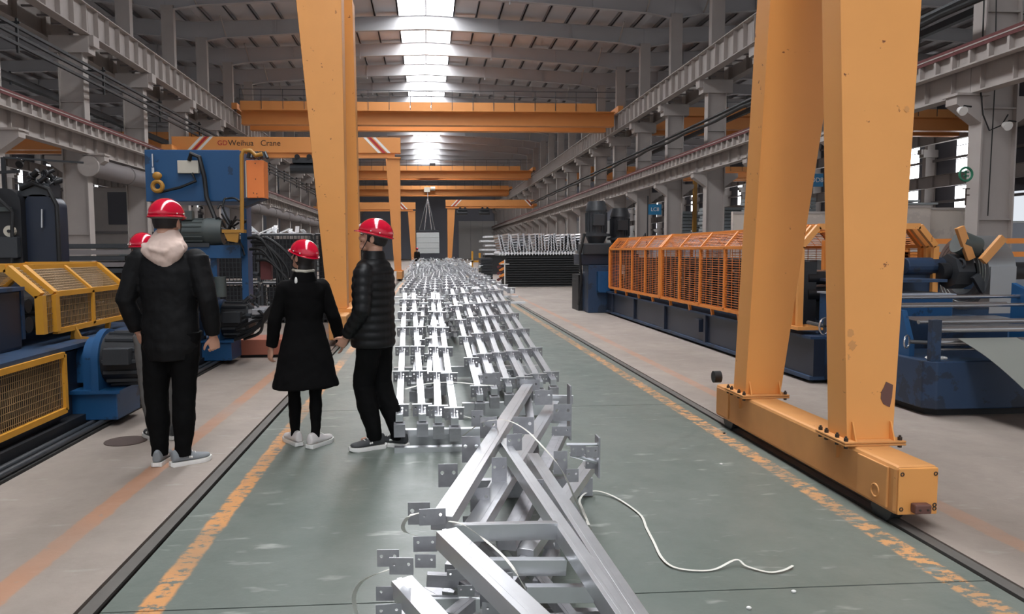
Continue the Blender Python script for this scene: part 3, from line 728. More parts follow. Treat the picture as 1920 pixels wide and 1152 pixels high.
for i in range(n+1):
    u = i/n; p = e0*(1-u)**2+e1*2*u*(1-u)*1.0+e2*u*u
    if u < .5: p = lerp_(e0, e1, u*2)+V((0, 0, .03*math.sin(u*2*PI)))
    else: p = lerp_(e1, e2, u*2-1)+V((0, 0, -.02*math.sin((u*2-1)*PI)))
    x0, y, z = p.x, p.y, p.z; x1 = x0+.55
    m.v += [V((x0, y, z)), V((x1, y, z)), V((x1, y, z-.004)), V((x0, y, z-.004))]
for i in range(n):
    for j in range(4): m.f.append((i*4+j, i*4+(j+1) % 4, i*4+4+(j+1) % 4, i*4+4+j))
build('sheet', m, 'sheet_steel', t, smooth=True)
t = thing('rag', 'crumpled white rag on the corner of the blue roller stand', 'rag', (4.62, 6.45, .5))
build('cloth', MB().ball((4.58, 6.45, .51), (.06, .05, .014), 12, 6, lambda p: p*(1+.3*math.sin(7*p.x+5*p.y))).ball((4.64, 6.42, .512), (.045, .03, .016), 10, 6, lambda p: p*(1+.3*math.sin(9*p.y))), 'white_paint', t)

# uncoiler with coil
t = thing('uncoiler', 'blue uncoiler stand with tan arms holding the steel coil', 'machine', (6.4, 8.2, 0))
build('pedestal', MB().prism([(5.6, 0), (7.3, 0), (7.1, .8), (6.75, 1.25), (6.5, 1.25), (6.2, .8), (5.7, .72)], 'y', 8.45, 8.75), 'blue', t, bevel=.01)
build('gear_case', MB().box(5.45, 5.95, 8.3, 8.8, .7, 1.35).cyl((5.5, 8.3, 1.3), (6.05, 8.3, 1.3), .1, 16), 'blue_dull', t, bevel=.01)
build('spindle', MB().cyl((5.85, 8.2, 1.24), (7.0, 8.2, 1.24), .1, 20), 'machine_black', t, smooth=True)
build('drum', MB().cyl((6.0, 8.1, 1.58), (6.2, 8.1, 1.5), .13, 20), 'motor_grey', t, smooth=True)
for (a, b, lb) in (((5.93, 8, 1.74), (6.08, 8, 1.38), 0), ((6.33, 7.85, 1.62), (6.1, 7.85, 1.36), 0), ((6.1, 7.95, 1.2), (6.22, 7.95, 1.02), 0)):
    build('holding_arm', MB().bar(a, b, .05, .09, (1, 0, 0)), 'crane_orange_dusty' if a[2] > 1.3 else 'machine_dark', t, bevel=.004)
build('spindle_hub', MB().cyl((5.95, 8.2, 1.24), (6.15, 8.2, 1.24), .2, 8).torus((6.0, 8.05, 1.33), .05, .015, (1, .3, 0)), 'machine_dark', t)
t = thing('steel_coil', 'large round coil of bright steel sheet at the right edge', 'coil', (6.42, 8.35, 1.24))
m = MB(); cx, cy, cz = 6.25, 8.3, 1.22
def ring(x, r, n=64): return [(x, cy+r*math.cos(2*PI*i/n), cz+r*math.sin(2*PI*i/n)) for i in range(n)]
base = 0; n = 64; rr = [(6.2, .25), (6.2, .43), (6.52, .43), (6.52, .25)]
for x, r in rr: m.v += [V(p) for p in ring(x, r)]
for k in range(4):
    for i in range(n):
        a = k*n+i; b = k*n+(i+1) % n; c = ((k+1) % 4)*n+(i+1) % n; d = ((k+1) % 4)*n+i; m.f.append((a, b, c, d))
build('coil_body', m, 'coil_steel', t, smooth=True)
m = MB()
for r in (.3, .34, .38): m.torus((6.2, cy, cz), r, .004, (1, 0, 0), 48, 4)
build('coil_layer', m, 'sheet_steel', t)
build('loose_end', MB().quadbox([(6.21, 7.862, .78), (6.51, 7.862, .78), (6.51, 7.862, 1.3), (6.21, 7.862, 1.3)], [(6.21, 7.857, .78), (6.51, 7.857, .78), (6.51, 7.857, 1.3), (6.21, 7.857, 1.3)]), 'coil_steel', t)
t = thing('guard_rail', 'orange slatted machine guard behind the steel coil', 'machine guard', (7.6, 9.5, 1))
for z in (1.25, 1.42, 1.6): build('rail', MB().box(5.3, 9.5, 9.6, 9.66, z-.035, z+.035), 'guard_orange', t)
for x in (5.3, 6.4, 7.5, 8.6, 9.5): build('post', MB().box(x-.04, x+.04, 9.6, 9.68, 0, 1.62), 'guard_orange', t)

# black upright motors at the far end of the right line
def upright_motor(label, x, y, z, sc, mt='machine_black'):
    t = thing('upright_motor', label, 'motor', (x, y, 0))
    build('motor_body', MB().cyl((x, y, z+.55*sc), (x, y, z+1.15*sc), .27*sc, 24), mt, t, smooth=True)
    m = MB()
    for i in range(20):
        a = 2*PI*i/20; m.bar((x+.27*sc*math.cos(a), y+.27*sc*math.sin(a), z+.6*sc), (x+.27*sc*math.cos(a), y+.27*sc*math.sin(a), z+1.1*sc), .012*sc, .04*sc, (math.cos(a), math.sin(a), 0))
    build('cooling_fin', m, mt, t)
    build('fan_cover', MB().cyl((x, y, z+1.15*sc), (x, y, z+1.4*sc), .29*sc, 24, .22*sc), mt, t, smooth=True)
    build('terminal_box', MB().box(x-.16*sc, x+.12*sc, y-.42*sc, y-.25*sc, z+.75*sc, z+1.05*sc), mt, t, bevel=.01)
    build('flange', MB().cyl((x, y, z+.48*sc), (x, y, z+.55*sc), .36*sc, 24).cyl((x, y, z+.3*sc), (x, y, z+.48*sc), .2*sc, 20, .28*sc), 'machine_dark', t, smooth=True)
    build('gear_case', MB().box(x-.42*sc, x+.42*sc, y-.35*sc, y+.35*sc, z, z+.3*sc), mt, t, bevel=.03)
    return t
t = thing('press_frame', 'blue and black press column left of the orange guard cages', 'machine', (4.1, 17.9, 0))
build('column', MB().box(3.85, 4.6, 17.7, 18.4, 0, 1.15), 'blue_dull', t, bevel=.02)
build('head', MB().box(3.65, 5.1, 17.75, 18.5, 1.15, 1.42), 'navy', t, bevel=.02)
build('table', MB().box(3.75, 4.9, 18.4, 19.2, 0, .9), 'machine_black', t)
build('hose', MB().tube([(3.75, 17.7, 1.9), (3.62, 17.6, 1.4), (3.66, 17.6, .8), (3.6, 17.6, .2)], .03, 8), 'rubber', t, smooth=True)
build('valve_box', MB().box(4.05, 4.35, 17.55, 17.7, .5, 1.0), 'blue', t)
build('pipe', MB().tube([(4.7, 17.6, .6), (4.75, 17.6, 1.2), (5.2, 17.6, 1.9), (5.3, 17.7, 1.4)], .025, 8), 'machine_dark', t, smooth=True)
upright_motor('dark green-grey upright motor with ribbed body left of the orange guards', 4.1, 18.0, 1.4, .92, 'machine_dark')
upright_motor('black upright motor with a domed hood just left of the orange guards', 4.72, 18.15, 1.35, .84)

# ================================================================== LEFT MACHINES
t = thing('roll_forming_line', 'dark machine bed with yellow guards at the left edge', 'machine', (-3.3, 7, 0))
build('bed', MB().box(-4.9, -3.06, 2.0, 8.6, .12, .66), 'navy', t)
build('bed_edge', MB().box(-4.9, -3.0, 2.0, 8.6, .69, .725), 'blue_dull', t)
build('side_casing', MB().box(-4.9, -3.3, 2.0, 6.3, .72, 1.22), 'navy', t, bevel=.03)
build('casing_rim', MB().box(-4.9, -3.28, 2.0, 6.32, 1.2, 1.23).box(-3.62, -3.3, 6.3, 6.34, .8, 1.2), 'blue_dull', t)
build('plinth', MB().box(-4.9, -2.95, 2.0, 10.0, 0, .12), 'machine_black', t)
for i in range(5): build('warning_chevron', MB().bar((-3.42, 5.95, .93+i*.05), (-3.35, 5.95, .96+i*.05), .01, .02), 'pipe_yellow', t)
for i in range(11):
    y = 6.5+i*.18
    build('forming_roller', MB().cyl((-4.4, y, .9), (-3.35, y, .9), .07, 12).cyl((-4.4, y, 1.06), (-3.35, y, 1.06), .06, 12), 'machine_dark', t, smooth=True)
t = thing('floor_channel', 'dark oily cable channel and rails along the foot of the left machine', 'channel', (-2.9, 7, 0))
build('channel_plate', MB().box(-3.2, -2.78, 2.0, 10.6, .0, .02), 'groove_dark', t)
for x in (-2.82, -2.9, -3.0): build('pipe', MB().cyl((x, 2.0, .04), (x, 10.4, .04), .025, 10), 'machine_dark', t, smooth=True)
guard('yellow mesh guard hood on the left machine beside the man in the black jacket', 6.62, 2, .72, 'guard_yellow', 'wire_left', -3.2, -4.4, .83, 1.15, 1.38, .25, (26, 6), wt=.005, slopev=11)
# second frame just before the hood
t = thing('bent_barrier', 'bent yellow guard frame at the left edge just before the yellow hood', 'machine guard', (-3.2, 6.4, .83))
for a, b in (((-3.2, 6.4, .83), (-3.2, 6.4, 1.15)), ((-3.2, 6.4, 1.15), (-3.45, 6.4, 1.38)), ((-3.45, 6.4, 1.38), (-4.4, 6.4, 1.38))):
    build('frame_bar', MB().bar(a, b, .065, .065, (0, 1, 0)), 'guard_yellow', t)
tag(build('wire_panel', MB().grid((-3.2, 6.4, .83), (0, .22, 0), (0, 0, .32), 8, 6, .005).grid((-3.2, 6.4, 1.15), (0, .22, 0), (-.25, 0, .23), 8, 10, .005), 'wire_left', t), kind='stuff')
build('latch', MB().bar((-3.2, 6.95, .83), (-3.14, 6.95, .7), .03, .05).bar((-3.14, 6.95, .74), (-3.0, 6.95, .72), .02, .02), 'pipe_yellow', t)
# low yellow side panel
t = thing('mesh_barrier', 'low yellow framed wire panel on the side of the left machine bed', 'machine guard', (-3.0, 5, .2))
ya, yb, za, zb, x = 2.3, 6.3, .21, .67, -2.995
for a, b, nm in (((x, ya, za), (x, yb, za), 'bottom_rail'), ((x, ya, zb), (x, yb, zb), 'top_rail'), ((x, yb, za), (x, yb, zb), 'post'), ((x, 4.2, za), (x, 4.2, zb), 'post')):
    build(nm, MB().bar(a, b, .04, .045), 'guard_yellow', t)
tag(build('wire_panel', MB().grid((x-.005, ya, za), (0, yb-ya, 0), (0, 0, zb-za), 150, 9, .0045), 'wire_left', t), kind='stuff')
tag(build('backing', MB().box(x-.07, x-.04, ya, yb, .1, zb), 'machine_black', t))

def gear_motor(label, x, y, sc=1.0):
    """round stepped blue flange with a black motor towards +x side, on a blue block"""
    t = thing('gear_motor', label, 'motor', (x, y, 0))
    build('base_block', MB().box(x-.22*sc, x+.2*sc, y-.12*sc, y+.4*sc, .06, .3*sc), 'blue', t, bevel=.008)
    build('foot_plate', MB().box(x-.26*sc, x+.24*sc, y-.16*sc, y+.44*sc, .3*sc, .33*sc), 'blue', t)
    zc = .58*sc
    def arch(x0, x1, r, zb):
        pts = [(y+r*math.cos(a)+.12*sc, zc+r*math.sin(a)) for a in [PI*i/14 for i in range(15)]]+[(y+.12*sc-r, zb), (y+.12*sc+r, zb)]
        return MB().prism(pts, 'x', x0, x1)
    build('step_flange', arch(x-.2*sc, x-.1*sc, .13*sc, .38*sc), 'blue', t, smooth=True)
    build('step_flange', arch(x-.1*sc, x+.0*sc, .2*sc, .33*sc), 'blue', t, smooth=True)
    build('mount_flange', arch(x, x+.06*sc, .27*sc, .33*sc), 'blue', t, smooth=True)
    build('motor_body', MB().cyl((x+.06*sc, y+.12*sc, zc), (x+.42*sc, y+.12*sc, zc), .235*sc, 20, .22*sc), 'machine_black', t, smooth=True)
    m = MB()
    for i in range(14):
        a = 2*PI*i/14; m.bar((x+.08*sc, y+.12*sc+.235*sc*math.cos(a), zc+.235*sc*math.sin(a)), (x+.38*sc, y+.12*sc+.228*sc*math.cos(a), zc+.228*sc*math.sin(a)), .03*sc, .03*sc)
    m.box(x+.12*sc, x+.34*sc, y-.2*sc, y-.05*sc, zc-.02, zc+.12*sc); build('motor_rib', m, 'machine_dark', t, bevel=.004)
    build('shaft_end', MB().cyl((x-.3*sc, y+.12*sc, zc), (x-.2*sc, y+.12*sc, zc), .07*sc, 16), 'machine_dark', t, smooth=True)
    return t
gear_motor('black motor on a stepped blue flange left of the man in the black jacket', -2.88, 6.68, .98)
gear_motor('smaller-looking black motor on a blue flange right of the man in the black jacket', -2.82, 10.2, 1.02)
t = thing('oil_drip_tray', 'small orange edged tray beyond the near black motor', 'tray', (-2.7, 7.6, .2))
build('tray', MB().box(-2.95, -2.72, 7.3, 7.9, .25, .3), 'guard_yellow', t); build('leg', MB().box(-2.95, -2.9, 7.35, 7.4, 0, .25).box(-2.95, -2.9, 7.8, 7.85, 0, .25), 'machine_dark', t)

# tall navy press at the left edge
t = thing('press_frame', 'tall navy machine hood with a round top at the left edge', 'machine', (-4.2, 8.4, 0))
def hood(x0, x1, y0, y1, z0, z1, r=.22):
    pts = [(x0, z0), (x1, z0)]+[(x1-r+r*math.cos(a), z1-r+r*math.sin(a)) for a in [PI/2*i/6 for i in range(7)]]+[(x0+r*.6-r*.6*math.sin(a), z1-r*.6+r*.6*math.cos(a)) for a in [PI/2*i/6 for i in range(7)]]
    return MB().prism(pts, 'y', y0, y1)
build('main_hood', hood(-4.36, -4.05, 8.5, 8.78, 1.3, 2.14, .14), 'navy', t, smooth=True)
build('side_hood', hood(-4.76, -4.36, 8.4, 8.75, 1.3, 2.2, .16), 'machine_black', t, smooth=True)
build('base', MB().box(-5.1, -4.0, 8.3, 9.0, 0, 1.3), 'navy', t, bevel=.02)
build('chrome_handle', MB().bar((-4.18, 8.47, 1.78), (-4.17, 8.47, 1.98), .015, .02), 'bright_steel', t)['label'] = 'narrow bright vertical handle'
build('dial', MB().cyl((-4.47, 8.36, 1.74), (-4.47, 8.4, 1.74), .06, 20), 'box_cream', t, smooth=True)
build('dial_centre', MB().cyl((-4.47, 8.35, 1.74), (-4.47, 8.36, 1.74), .018, 12), 'machine_black', t)
build('name_plate', MB().box(-4.62, -4.45, 8.36, 8.4, 1.95, 2.0), 'motor_grey', t)
build('front_box', MB().box(-4.7, -4.38, 8.33, 8.42, 1.45, 1.68), 'machine_dark', t, bevel=.01)
build('hose', MB().tube([(-4.4, 8.5, 2.2), (-4.25, 8.48, 2.26), (-4.1, 8.48, 2.2), (-4.02, 8.48, 2.02), (-4.02, 8.48, 1.4)], .025, 8).tube([(-4.9, 8.4, 2.1), (-4.6, 8.3, 2.15), (-4.42, 8.35, 1.95), (-4.45, 8.35, 1.4)], .02, 8), 'rubber', t, smooth=True)
build('frame_bar', MB().bar((-5.2, 8.4, 2.33), (-4.35, 8.4, 2.38), .03, .03).bar((-4.62, 8.6, 2.1), (-4.62, 8.6, 2.55), .04, .03).bar((-4.62, 8.6, 2.55), (-3.9, 8.9, 2.53), .03, .02), 'machine_black', t)
t = thing('valve_cluster', 'cluster of black pipes and valves on top of the navy hood', 'valves', (-4.25, 8.6, 2.2))
random.seed(3)
for i in range(12):
    a = random.uniform(0, 2*PI); p = V((-4.24+.15*math.cos(a)*random.uniform(.3, 1), 8.6+.12*math.sin(a), 2.24+random.uniform(0, .14)))
    q = p+V((random.uniform(-.08, .08), random.uniform(-.06, .06), random.uniform(-.03, .08)))
    build('valve', MB().cyl(p, q, random.uniform(.018, .035), 10).torus(p, .04, .01, (q-p), 14, 6), 'machine_black' if i % 3 else 'machine_dark', t, smooth=True)
build('valve_base', MB().box(-4.42, -4.1, 8.5, 8.75, 2.12, 2.26), 'machine_dark', t)

# blue portal machine
t = thing('hydraulic_station', 'tall bright blue steel cabinet and stand behind the man in the black jacket', 'machine', (-2.9, 9.9, 0))
build('tank', MB().box(-3.55, -2.37, 9.8, 10.6, 2.15, 2.8), 'blue', t, bevel=.008)
build('column', MB().box(-2.36, -2.28, 9.7, 9.95, 0.9, 2.15).box(-3.5, -3.38, 9.9, 10.1, 0, 2.15), 'blue', t)
build('motor_table', MB().box(-3.3, -2.33, 9.55, 10.2, 1.45, 1.57).box(-3.3, -2.33, 9.53, 9.56, 1.43, 1.59), 'blue', t)
build('table_leg', MB().box(-2.72, -2.64, 9.6, 9.7, .9, 1.45).box(-3.2, -3.12, 9.6, 9.7, 0, 1.45), 'blue', t)
build('lower_cabinet', MB().box(-3.5, -3.0, 9.7, 10.3, .0, 1.0), 'navy', t)
for i, x in enumerate((-2.75, -2.58)): build('filter_can', MB().cyl((x, 9.5, .95), (x, 9.5, 1.2), .075, 14), 'motor_grey', t, smooth=True)
jb = build('junction_box', MB().box(-3.13, -2.87, 9.74, 9.8, 2.5, 2.66), 'box_cream', t, bevel=.005); jb['label'] = 'cream junction box'
build('cable', MB().tube([(-2.98, 9.75, 2.66), (-2.95, 9.72, 2.74), (-2.85, 9.72, 2.7), (-2.8, 9.74, 2.45), (-2.78, 9.74, 2.2), (-2.68, 9.7, 1.95), (-2.6, 9.6, 1.75)], .03, 8).tube([(-2.95, 9.74, 2.5), (-2.9, 9.72, 2.4), (-3.1, 9.72, 2.32), (-3.35, 9.72, 2.26)], .018, 8), 'rubber', t, smooth=True)
m = MB(); random.seed(17)
for k in range(9):
    p_ = [V((-2.62+random.uniform(-.08, .1), 9.5+random.uniform(-.05, .1), 1.66+random.uniform(0, .4)))]
    for _ in range(4): p_.append(p_[-1]+V((random.uniform(.02, .1), random.uniform(-.04, .04), random.uniform(-.16, .14))))
    m.tube(smooth_pts(p_, 4), .013, 6)
build('hose_bundle', m, 'rubber', t, smooth=True)
build('hook_bar', MB().bar((-3.43, 9.75, 2.58), (-3.43, 9.75, 2.74), .015, .03).bar((-3.43, 9.75, 2.5), (-3.43, 9.75, 2.57), .03, .02), 'bright_steel', t)
build('chain_wheel', MB().torus((-3.36, 9.68, 2.33), .06, .028, (0, 1, 0), 20, 8).ball((-3.36, 9.68, 2.46), (.06, .04, .05)), 'pipe_yellow', t, smooth=True)
t = thing('electric_motor', 'grey-green electric motor lying on the blue table', 'motor', (-2.8, 9.6, 1.57))
build('motor_body', MB().cyl((-3.25, 9.62, 1.76), (-2.75, 9.62, 1.76), .16, 24), 'motor_grey', t, smooth=True)
build('fan_cover', MB().cyl((-2.75, 9.62, 1.76), (-2.55, 9.62, 1.76), .175, 24, .16), 'motor_grey', t, smooth=True)
m = MB()
for i in range(16):
    a = 2*PI*i/16; m.bar((-3.2, 9.62+.165*math.cos(a), 1.76+.165*math.sin(a)), (-2.78, 9.62+.165*math.cos(a), 1.76+.165*math.sin(a)), .012, .012)
build('cooling_fin', m, 'motor_grey', t); build('foot', MB().box(-3.15, -2.7, 9.5, 9.74, 1.57, 1.62), 'machine_dark', t)
build('terminal_box', MB().box(-3.1, -2.9, 9.5, 9.62, 1.9, 2.02), 'motor_grey', t, bevel=.01)
t = thing('control_box', 'bright orange control box on a blue bracket right of the blue cabinet', 'control box', (-2.1, 9.5, 2.2))
build('housing', MB().box(-2.21, -2.0, 9.45, 9.7, 2.17, 2.63), 'box_orange', t, bevel=.006)
build('side_cover', MB().box(-2.225, -2.212, 9.46, 9.69, 2.18, 2.62), 'box_cream', t)
m = MB()
for x, z in ((-2.1, 2.59), (-2.1, 2.4), (-2.09, 2.22), (-2.13, 2.23), (-2.08, 2.18)): m.cyl((x, 9.44, z), (x, 9.452, z), .006, 8)
build('screw', m, 'bolt_dark', t)
build('bracket', MB().prism([(-2.28, 2.05), (-2.0, 2.17), (-2.28, 2.17)], 'y', 9.5, 9.7), 'blue_dull', t)
m = MB()
random.seed(5)
for i in range(7): m.cyl((-2.2+.04*i, 9.5, 2.66), (-2.18+.03*i, 9.5+.04*i % .1, 2.74), .02, 8)
build('cable_gland', m, 'machine_dark', t)
t = thing('pipe', 'dull yellow upright pipe with a bent top right of the blue cabinet', 'pipe', (-2.25, 9.4, 1.7))
build('pipe_run', MB().tube([(-2.27, 9.4, 1.76), (-2.26, 9.4, 2.2), (-2.25, 9.4, 2.68), (-2.22, 9.4, 2.74), (-2.14, 9.4, 2.74), (-2.08, 9.4, 2.68), (-2.0, 9.4, 2.7)], .026, 10), 'pipe_yellow', t, smooth=True)
build('bracket', MB().box(-2.5, -2.24, 9.35, 9.5, 1.74, 1.78).prism([(-2.48, 1.74), (-2.3, 1.74), (-2.32, 1.62), (-2.44, 1.64)], 'y', 9.36, 9.4), 'pipe_yellow', t)
t = thing('hydraulic_hoses', 'thick black hydraulic hoses looping down right of the blue cabinet', 'hoses', (-2.0, 9.6, 1))
for k in range(7):
    o = (.02, .16, .07, .22, .11, .3, .03)[k]; x = -2.25+.02*k
    build('hose', MB().tube(smooth_pts([V(q) for q in ((x, 9.6, 1.7-o), (x+.18, 9.55, 1.68-o), (x+.33+.02*k, 9.55, 1.4-o), (x+.36, 9.55, 1.05), (x+.25-.03*k, 9.6, .72), (x-.02, 9.7, .45+o), (x-.25, 9.8, .35+o))], 5), .02, 8), 'rubber', t, smooth=True)
m = MB(); random.seed(9)
for i in range(14): p = V((-2.3+random.uniform(0, .3), 9.7, .5+random.uniform(0, .8))); m.cyl(p, p+V((random.uniform(-.08, .08), .02, random.uniform(-.08, .08))), random.uniform(.015, .035), 8)
build('fitting', m, 'machine_dark', t, smooth=True)
build('red_valve', MB().box(-2.12, -1.98, 9.65, 9.75, 1.15, 1.4), 'rail_red', t, bevel=.01)
build('manifold', MB().box(-2.3, -2.05, 9.7, 9.95, .6, .8).box(-2.25, -2.08, 9.68, 9.7, .7, .78), 'plate_galv', t, bevel=.01)
t = thing('equipment_case', 'low reddish brown case on the floor left of the woman', 'case', (-2.4, 11, 0))
build('body', MB().box(-2.72, -1.85, 10.75, 11.4, .04, .26), 'redbrown', t, bevel=.008); build('foot', MB().box(-2.68, -1.9, 10.8, 11.3, 0, .04), 'rubber', t)

# crates and stock behind the left machines
def wire_crate(label, x0, x1, y0, y1, z0, z1):
    t = thing('wire_crate', label, 'crate', ((x0+x1)/2, y0, z0), 'dark wire crates left of the gantry leg')
    build('contents', MB().box(x0+.08, x1-.08, y0+.08, y1-.05, z0+.05, z1-.08), 'machine_black', t)
    tag(build('wire_panel', MB().grid((x0, y0, z0), (x1-x0, 0, 0), (0, 0, z1-z0), 14, 10, .012), 'machine_dark', t), kind='stuff')
    m = MB()
    for x in (x0, x1): m.box(x-.025, x+.025, y0-.02, y0+.03, z0, z1).box(x-.025, x+.025, y1-.03, y1+.02, z0, z1)
    m.box(x0, x1, y0-.02, y0+.02, z1-.02, z1+.02); build('corner_post', m, 'machine_dark', t)
    build('deck_sheet', MB().box(x0+.02, x1-.02, y0, y1, z1, z1+.04), 'galvanised_far', t)
for i in range(3):
    wire_crate('dark wire crate topped by a bright sheet behind the black hoses, %s from left' % ORD[i], -4.6+1.12*i, -3.55+1.12*i, 16, 17.2, .9, 1.86)
    wire_crate('lower dark wire crate beneath the %s top crate from the left' % ORD[i], -4.6+1.12*i, -3.55+1.12*i, 16, 17.2, 0, .84)
random.seed(11)
t = thing('scrap_stack', 'jumble of bright bracket offcuts lying on the dark wire crates', 'offcuts', (-3, 16.5, 1.9))
for i in range(26):
    p = V((random.uniform(-4.6, -1.5), random.uniform(16.1, 17), 1.92)); q = p+V((random.uniform(-.25, .25), random.uniform(-.2, .2), random.uniform(.02, .16)))
    build('offcut', MB().bar(p, q, .08, .02), 'galvanised_far', t)
for i in range(5):
    tag(build('steel_sheet', MB().box(-7.6, -4.9+.1*(i % 2), 12.5, 14, 1.18+.1*i, 1.25+.1*i), 'paint_grey_dark' if i % 2 else 'machine_dark'), 'long dark steel sheet in the pile left of the blue cabinet, %s from the bottom' % ORD[i], 'steel sheet', 'sheets piled left of the blue cabinet')
tag(build('trestle', MB().box(-7.4, -7.2, 12.6, 13.9, 0, 1.18).box(-5.3, -5.1, 12.6, 13.9, 0, 1.18), 'machine_black'), 'black trestle blocks under the dark sheet pile', 'trestle')
t = thing('site_cabin', 'pale grey cabin with a dark window panel left of the blue cabinet', 'cabin', (-24, 60, 0))
build('cabin_wall', MB().box(-26.2, -22.2, 60, 64, 0, 6.6), 'paint_grey', t, bevel=.3)
build('window', MB().box(-24.6, -23.0, 59.92, 60, 3.7, 6.2), 'wall_clad', t); build('roof_edge', MB().box(-26.3, -22.1, 59.9, 64.1, 3.0, 3.2), 'paint_grey_dark', t)
for i, (x, y, h, wd) in enumerate(((-24, 44, 2.6, 5), (-17.5, 50, 2.0, 5), (-22, 62, 3.2, 6), (-17, 74, 2.4, 5), (-8, 60, 1.6, 3.2), (-7, 75, 1.9, 4))):
    t = thing('material_stack', ['pale grey stack of wrapped panels beyond the left columns', 'low stack of grey sheets beyond the left columns', 'tall pale stack far in the left bay', 'distant low stack in the left bay', 'pale pallet stack left of the aisle far back', 'farther pallet stack left of the aisle'][i], 'stack', (x, y, 0))
    for k in range(int(h/.4)): build('layer', MB().box(x-wd/2+.05*(k % 2), x+wd/2, y, y+2.5, .4*k+.04, .4*k+.38), 'sheet_pack' if (k+i) % 3 else 'paint_grey_dark', t)

# manhole cover
t = thing('manhole_cover', 'round dark rusty cover set in the concrete left of the man in black', 'manhole cover', G(236, 828))
p = G(236, 828); build('cover', MB().cyl(p+V((0, 0, -.001)), p+V((0, 0, .006)), .16, 32), 'manhole_iron', t)

# ================================================================== RIGHT BACKGROUND STOCK
for i in range(13):
    tag(build('steel_section', MB().box(3.25+.04*(i % 3), 6.4, 31, 33.5, .1*i+.01, .1*i+.055).box(3.3, 6.38, 31.1, 33.4, .1*i+.055, .1*i+.1), 'dark_pack'), 'long dark steel section in the big black pile, %s from the bottom' % ORD[i], 'steel section', 'dark sections piled right of the aisle')
for i in range(9):
    tag(build('steel_section', MB().box(2.6, 3.15, 36, 38, .13*i+.01, .13*i+.12), 'dark_pack' if i % 2 else 'machine_dark'), 'short dark section in the small pile left of the big pile, %s from bottom' % ORD[i], 'steel section', 'dark sections in the small pile')
# pale folded ends in a row, and standing folded sheets above
proto = None
for i in range(26):
    x = 3.0+i*.125
    if proto is None:
        m = MB().prism([(-.06, 0), (0, -.09), (.06, 0), (0, .1)], 'y', 0, 2.2); proto = build('folded_profile', m, 'galvanised_far'); o = proto
    else: o = proto.copy(); C.objects.link(o)
    o.location = (x, 30.95, 1.4); tag(o, 'folded profile end in the bright row on the black pile, %s from the left' % ORD[i], 'steel profile', 'bright profile ends on the black pile')
proto = None; random.seed(4)
for i in range(26):
    x = 3.05+i*.13
    if proto is None:
        m = MB(); pts = [(0, 0), (.03, .06), (-.02, .12)]
        zz = [k*.055 for k in range(14)]
        poly = [(.035*(k % 2), z) for k, z in enumerate(zz)]
        m.prism(poly+[(a+.05, b) for a, b in poly[::-1]], 'y', 0, 2.4); proto = build('zigzag_sheet', m, 'galvanised'); o = proto
    else: o = proto.copy(); C.objects.link(o)
    o.location = (x, 31, 1.48+random.uniform(-.02, .04)); o.rotation_euler = (0, random.uniform(-.25, .12), random.uniform(-.06, .06))
    tag(o, 'upright zigzag folded sheet nested on the black pile, %s from the left' % ORD[i], 'steel sheet', 'zigzag sheets standing on the black pile')
for i in range(5):
    tag(build('deck_panel', MB().box(3.7-.25*(i % 2), 5.8, 48, 50, 1.25+.28*i, 1.36+.28*i), 'galvanised_far'), 'pale deck panel in the open stack left of the zigzag sheets, %s from the bottom' % ORD[i], 'deck panel', 'pale deck panels')
tag(build('pallet_block', MB().box(3.7, 5.6, 48.2, 49.8, 0, 1.25), 'dark_pack'), 'dark block of sections under the pale deck panels', 'steel sections')
t = thing('striped_barrier', 'small orange and dark striped barrier at the right end of the metal frames', 'barrier', (2.3, 31, 0))
for i in range(6): build('barrier_stripe', MB().bar((2.85+.09*(i % 2), 30.5, .3+.13*i), (3.05+.09*(i % 2), 30.5, .42+.13*i), .03, .1), 'guard_orange' if i % 2 else 'rail_red', t)
build('cross_post', MB().box(3.13, 3.17, 30.4, 30.44, 0, 1.15).box(2.98, 3.34, 30.4, 30.44, .95, .99), 'white_paint', t)
t = thing('yellow_pallet_jack', 'small yellow trolley standing behind the rows of metal frames', 'trolley', (2.6, 40, 0))
build('frame', MB().box(2.35, 2.45, 40, 40.1, .2, 1.5).box(2.75, 2.85, 40, 40.1, .2, 1.4).box(2.35, 2.85, 40, 40.1, .9, 1.0), 'guard_yellow', t); build('base', MB().box(2.3, 2.9, 39.8, 40.6, 0.08, .3), 'guard_yellow', t)
build('wheel', MB().cyl((2.4, 40, .08), (2.45, 40, .08), .08).cyl((2.75, 40, .08), (2.8, 40, .08), .08), 'rubber', t)
# stacks of grey panels between the right columns
def panel_stack(i, x0, x1, y, z0, n, th, lb):
    for k in range(n):
        tag(build('wall_panel', MB().box(x0+.06*((k*7+i) % 3), x1, y, y+1.2, z0+th*k, z0+th*k+th*.82), 'sheet_pack'), 'grey building panel in the %s, %s from the bottom' % (lb, ORD[k]), 'panel', 'grey panels in the '+lb)
panel_stack(0, 14.6, 17.6, 33, 2.55, 8, .165, 'nearest stack right of the orange guards')
panel_stack(1, 14.6, 18.2, 38.5, 2.5, 7, .18, 'middle stack between the right columns')
panel_stack(2, 14.8, 18.4, 45, 2.5, 7, .2, 'farthest stack between the right columns')
t = thing('low_partition', 'low pale panel wall under the grey panel stacks right of the aisle', 'partition', (14.8, 38, 0))
for i in range(14): build('panel', MB().box(14.5, 14.6, 25+2*i, 26.95+2*i, 0, 2.45), 'bluegrey_panel', t)
build('stack_shelf', MB().box(14.6, 19, 25, 53, 2.38, 2.46), 'machine_dark', t)
